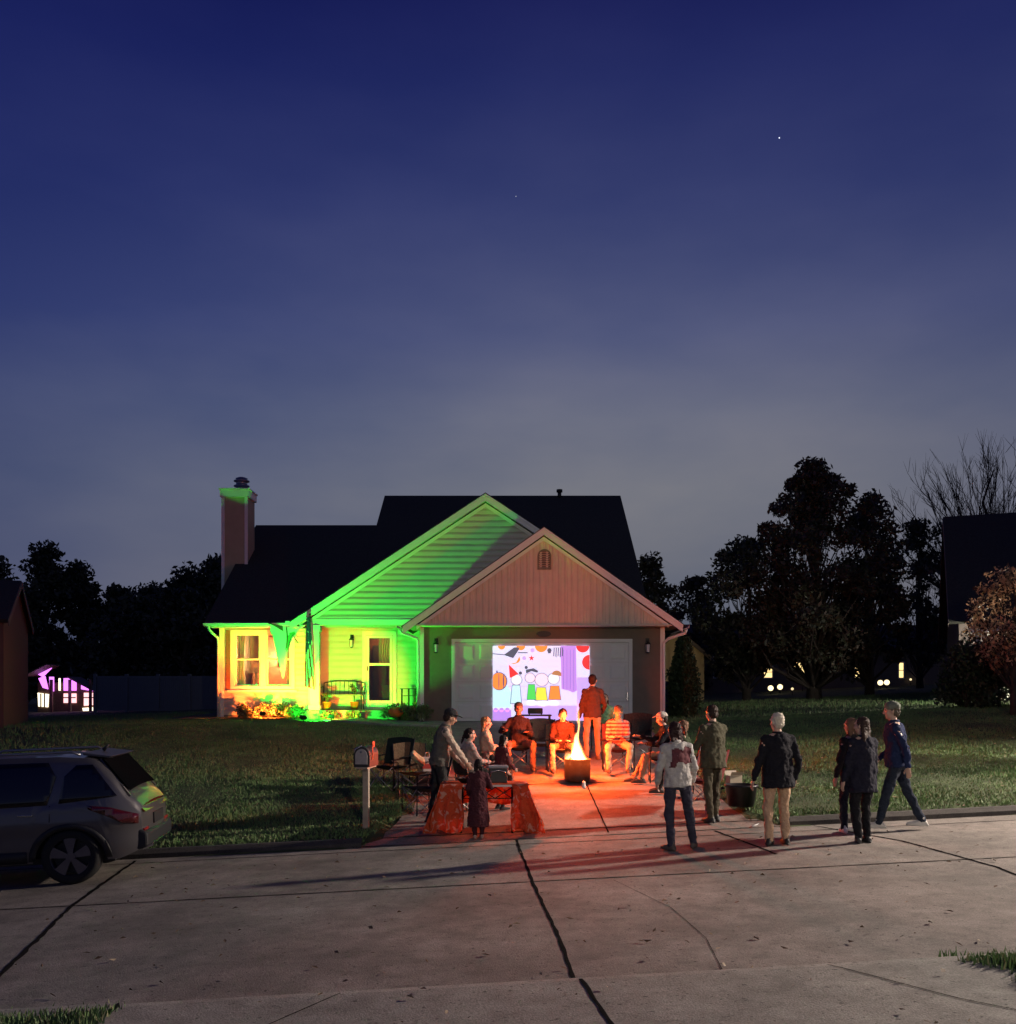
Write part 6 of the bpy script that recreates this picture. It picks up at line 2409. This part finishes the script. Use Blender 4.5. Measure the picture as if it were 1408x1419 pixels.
o = MB().box((pxm(52) - ox, .01, 0), (pxm(137) - ox, .12, zz(946))).build('wall', M['darkwood'], ph)
for px in (50, 84, 109, 137):
    MB().box((pxm(px) - ox - .05, -.9, 0), (pxm(px) - ox + .05, -.8, zz(942))).build('post', M['darkwood'], ph)
quad4('light_strip', E1, [(51, 933), (60, 938), (74, 924), (69, 922)], .1)
quad4('light_strip', E3, [(52, 930), (54, 932), (74, 924), (72, 921)], .14)
quad4('light_strip', E1, [(54, 940), (63, 937), (67, 955), (60, 953)])
quad4('light_strip', E1, [(69, 938), (75, 938), (75, 958), (70, 958)])
quad4('light_strip', E3, [(82, 940), (84, 940), (84, 957), (82, 957)])
quad4('window', E1, [(89, 940), (106, 939), (106, 957), (89, 957)])
quad4('window', E2, [(89, 961), (106, 961), (106, 974), (89, 974)])
w1 = quad4('window', E3, [(53, 960), (68, 962), (67, 980), (54, 979)])
quad4('light_strip', E1, [(114, 944), (138, 955), (137, 959), (114, 955)], .12)
quad4('light_strip', E3, [(115, 943), (137, 953), (138, 955), (115, 945)], .15)
quad4('window', E2, [(117, 960), (130, 960), (130, 977), (117, 978)])
quad4('light_strip', E1, [(131, 960), (138, 961), (136, 972), (131, 974)])
quad4('light_strip', E3, [(117, 981), (131, 980), (132, 985), (118, 986)], .2)
mb = MB()
for a, b, c_, d in ((57, 60, 58, 980), (62, 60, 63, 980)):
    mb.box((pxm(a) - ox, -.09, zz(980)), (pxm(a) - ox + .05, -.065, zz(961)))
for px in (89, 117):
    mb.box((pxm(px) - ox, -.09, zz(967.5)), (pxm(px + 17) - ox, -.065, zz(966)))
mb.build('glazing_bar', M['darkwood'], ph)
mb = MB()
slab(mb, [(pxm(48) - ox, -1, zz(936)), (pxm(78) - ox, -1, zz(921)), (pxm(78) - ox, .3, zz(921)), (pxm(48) - ox, .3, zz(936))], .05)
mb.build('roof', M['darkwood'], ph)
mb = MB()
slab(mb, [(pxm(108) - ox, -1, zz(938)), (pxm(142) - ox, -1, zz(956)), (pxm(142) - ox, .3, zz(956)), (pxm(108) - ox, .3, zz(938))], .05)
mb.build('roof', M['darkwood'], ph)
ph_l = bpy.data.lights.new('playhouse_light', 'POINT')
ph_l.energy, ph_l.color, ph_l.shadow_soft_size = 8, (.7, .2, 1), .2
o = bpy.data.objects.new('playhouse_light', ph_l)
COL.objects.link(o)
o.location = (ox + .3, GYp - 1.3, 2.4)

# street lamp on the right, outside the picture, whose light falls over lawn and street
LX, LY = 17.5, 17.2
sl_ = thing('unseen_street_lamp', (LX, LY, G(LX, LY)), 'tall grey street lamp standing on the right lawn', 'street lamp')
MB().tube([(0, 0, 0), (0, 0, 5.6)], [.09, .055], 12).build('pole', M['steel'], sl_)
MB().tube([(0, 0, 5.55), (-.25, -.2, 5.85), (-.9, -.6, 5.95)], .035, 8).build('arm', M['steel'], sl_)
MB().bar((-.85, -.57, 5.95), (-1.35, -.9, 5.97), .22, .10).build('lamp_head', M['steel'], sl_, bevel=.03)
MB().bar((-.92, -.61, 5.893), (-1.28, -.85, 5.913), .16, .012).build('lens', emat('street_lamp_lens', (1, .86, .70), 20), sl_)
L = bpy.data.lights.new('unseen_street_light', 'SPOT')
L.energy, L.color, L.spot_size, L.spot_blend, L.shadow_soft_size = 19000, (1.0, .84, .70), R(99), .8, .30
o = bpy.data.objects.new('unseen_street_light', L)
COL.objects.link(o)
o.location = Vector((LX - 1.1, LY - .73, G(LX, LY) + 5.85))
o.rotation_euler = (Vector((8.3, 13.4, .3)) - o.location).to_track_quat('-Z', 'Y').to_euler()

# unseen lamp post added behind the camera to light backs, street and gable
LX2, LY2 = 4.5, -9.0
sl2 = thing('unseen_street_lamp', (LX2, LY2, G(LX2, LY2)), 'unseen grey lamp post added behind the camera as fill light', 'street lamp')
MB().tube([(0, 0, -.2), (0, 0, 5.9)], [.09, .055], 12).build('pole', M['steel'], sl2)
MB().tube([(0, 0, 5.85), (0, .3, 6.15), (0, 1.1, 6.25)], .035, 8).build('arm', M['steel'], sl2)
MB().bar((0, 1.0, 6.25), (0, 1.6, 6.27), .22, .10).build('lamp_head', M['steel'], sl2, bevel=.03)
MB().bar((0, 1.1, 6.19), (0, 1.55, 6.21), .16, .012).build('lens', emat('street_lamp_lens', (1, .86, .70), 20), sl2)
L = bpy.data.lights.new('unseen_street_light', 'SPOT')
L.energy, L.color, L.spot_size, L.spot_blend, L.shadow_soft_size = 3600, (1.0, .88, .66), R(46), .9, .15
o = bpy.data.objects.new('unseen_street_light', L)
COL.objects.link(o)
o.location = (LX2, LY2 + 1.35, G(LX2, LY2) + 6.1)
o.rotation_euler = (Vector((3.9, 19.0, 2.2)) - o.location).to_track_quat('-Z', 'Y').to_euler()

# lamps burning inside the lit house
for nm, loc_, e_ in (('room_light', (-7.3, 29.9, 3.3), 420), ('hall_light', (-3.8, 30.9, 3.9), 40)):
    L = bpy.data.lights.new(nm, 'POINT')
    L.energy, L.color, L.shadow_soft_size = e_, (1, .50, .20), .12
    o = bpy.data.objects.new(nm, L)
    COL.objects.link(o)
    o.location = loc_

# two bright stars
for px, py, r_, lab in ((1080, 191, .55, 'brightest star, high in the right half of the sky'), (715, 272, .40, 'faint star high over the house gable')):
    Y = 900
    o = MB().ell((0, 0, 0), ((1, 0, 0), (0, 1, 0), (0, 0, 1)), (r_, r_, r_), 10, 8).build('star', emat('star_glow', (.85, .9, 1), 1.6 if r_ > .5 else .55))
    o.location = (X_(px, Y), Y, Z_(py, Y))
    tag(o, lab, 'star', 'stars in the dusk sky')

# ------------------------------------------------------------------ sky
w = bpy.data.worlds.new('World')
SC.world = w
w.use_nodes = True
nt = w.node_tree
bg = nt.nodes['Background']
tc = nt.nodes.new('ShaderNodeTexCoord')
sp_ = nt.nodes.new('ShaderNodeSeparateXYZ')
nt.links.new(tc.outputs['Generated'], sp_.inputs[0])


def srgb(r, g, b):
    f = lambda c_: (c_ / 255 / 12.92) if c_ / 255 <= .04045 else ((c_ / 255 + .055) / 1.055) ** 2.4
    return (f(r), f(g), f(b), 1)


# clouds lift the middle of the sky
n1 = nt.nodes.new('ShaderNodeTexNoise')
n1.inputs['Scale'].default_value = 2.6
n1.inputs['Detail'].default_value = 5
n1.inputs['Roughness'].default_value = .5
mp = nt.nodes.new('ShaderNodeMapping')
mp.inputs['Scale'].default_value = (1, 1, 2.6)
mp.inputs['Location'].default_value = (.3, 0, .4)
nt.links.new(tc.outputs['Generated'], mp.inputs['Vector'])
nt.links.new(mp.outputs[0], n1.inputs['Vector'])
ramp = nt.nodes.new('ShaderNodeValToRGB')
cr = ramp.color_ramp
stops = [(-.05, (18, 19, 24)), (.0, (72, 79, 98)), (.10, (90, 95, 112)), (.20, (92, 98, 117)), (.27, (80, 88, 116)), (.34, (64, 73, 113)), (.44, (46, 55, 103)), (.53, (32, 40, 93)), (.60, (20, 25, 80)), (1.0, (8, 11, 46))]
base_ = lambda v: (v + .1) / 1.1
cr.elements[0].position = base_(stops[0][0])
cr.elements[0].color = srgb(*stops[0][1])
cr.elements[1].position = 1.0
cr.elements[1].color = srgb(*stops[-1][1])
for v, c_ in stops[1:-1]:
    e = cr.elements.new(base_(v))
    e.color = srgb(*c_)
ma = nt.nodes.new('ShaderNodeMath')
ma.operation = 'MULTIPLY_ADD'
ma.inputs[1].default_value = 1 / 1.1
ma.inputs[2].default_value = .1 / 1.1
nt.links.new(sp_.outputs['Z'], ma.inputs[0])
nt.links.new(ma.outputs[0], ramp.inputs['Fac'])
r2 = nt.nodes.new('ShaderNodeValToRGB')
r2.color_ramp.elements[0].position = .35
r2.color_ramp.elements[0].color = (.80, .84, .95, 1)
r2.color_ramp.elements[1].position = .68
r2.color_ramp.elements[1].color = (1.30, 1.20, 1.10, 1)
nt.links.new(n1.outputs['Fac'], r2.inputs['Fac'])
# east-west change: left is deeper blue
r3 = nt.nodes.new('ShaderNodeValToRGB')
r3.color_ramp.elements[0].position = .28
r3.color_ramp.elements[0].color = (.62, .68, .92, 1)
r3.color_ramp.elements[1].position = .52
r3.color_ramp.elements[1].color = (1.05, 1.03, 1.0, 1)
m2 = nt.nodes.new('ShaderNodeMath')
m2.operation = 'MULTIPLY_ADD'
m2.inputs[1].default_value = .5
m2.inputs[2].default_value = .5
nt.links.new(sp_.outputs['X'], m2.inputs[0])
nt.links.new(m2.outputs[0], r3.inputs['Fac'])
last = ramp.outputs['Color']
for r_ in (r2, r3):
    mx = nt.nodes.new('ShaderNodeMixRGB')
    mx.blend_type = 'MULTIPLY'
    mx.inputs['Fac'].default_value = 1
    nt.links.new(last, mx.inputs[1])
    nt.links.new(r_.outputs['Color'], mx.inputs[2])
    last = mx.outputs['Color']
# the thin cloud over the house is a little brighter
dt = nt.nodes.new('ShaderNodeVectorMath')
dt.operation = 'DOT_PRODUCT'
dt.inputs[1].default_value = Vector((-.03, 1, .22)).normalized()
nt.links.new(tc.outputs['Generated'], dt.inputs[0])
r4 = nt.nodes.new('ShaderNodeValToRGB')
r4.color_ramp.interpolation = 'EASE'
r4.color_ramp.elements[0].position = .86
r4.color_ramp.elements[0].color = (1, 1, 1, 1)
r4.color_ramp.elements[1].position = 1.0
r4.color_ramp.elements[1].color = (1.42, 1.36, 1.16, 1)
nt.links.new(dt.outputs['Value'], r4.inputs['Fac'])
mx = nt.nodes.new('ShaderNodeMixRGB')
mx.blend_type = 'MULTIPLY'
mx.inputs['Fac'].default_value = 1
nt.links.new(last, mx.inputs[1])
nt.links.new(r4.outputs['Color'], mx.inputs[2])
nt.links.new(mx.outputs['Color'], bg.inputs['Color'])
bg.inputs['Strength'].default_value = 1.0

# ------------------------------------------------------------------ camera
cam = bpy.data.cameras.new('camera')
co_ = bpy.data.objects.new('camera', cam)
COL.objects.link(co_)
co_.location = (0, 0, ZC)
co_.rotation_euler = (R(90), 0, 0)
cam.sensor_fit = 'HORIZONTAL'
cam.sensor_width = 36
cam.lens = 36 * F / 1408
cam.shift_y = (HOR - 709.5) / 1408
cam.clip_end = 3000
SC.camera = co_
SC.view_settings.view_transform = 'Standard'
SC.view_settings.look = 'None'
SC.view_settings.exposure = 0
SC.view_settings.gamma = 1
SC.cycles.use_denoising = True
SC.cycles.max_bounces = 6
SC.cycles.volume_step_rate = 1
SC.cycles.sample_clamp_indirect = 4
SC.cycles.use_light_tree = True
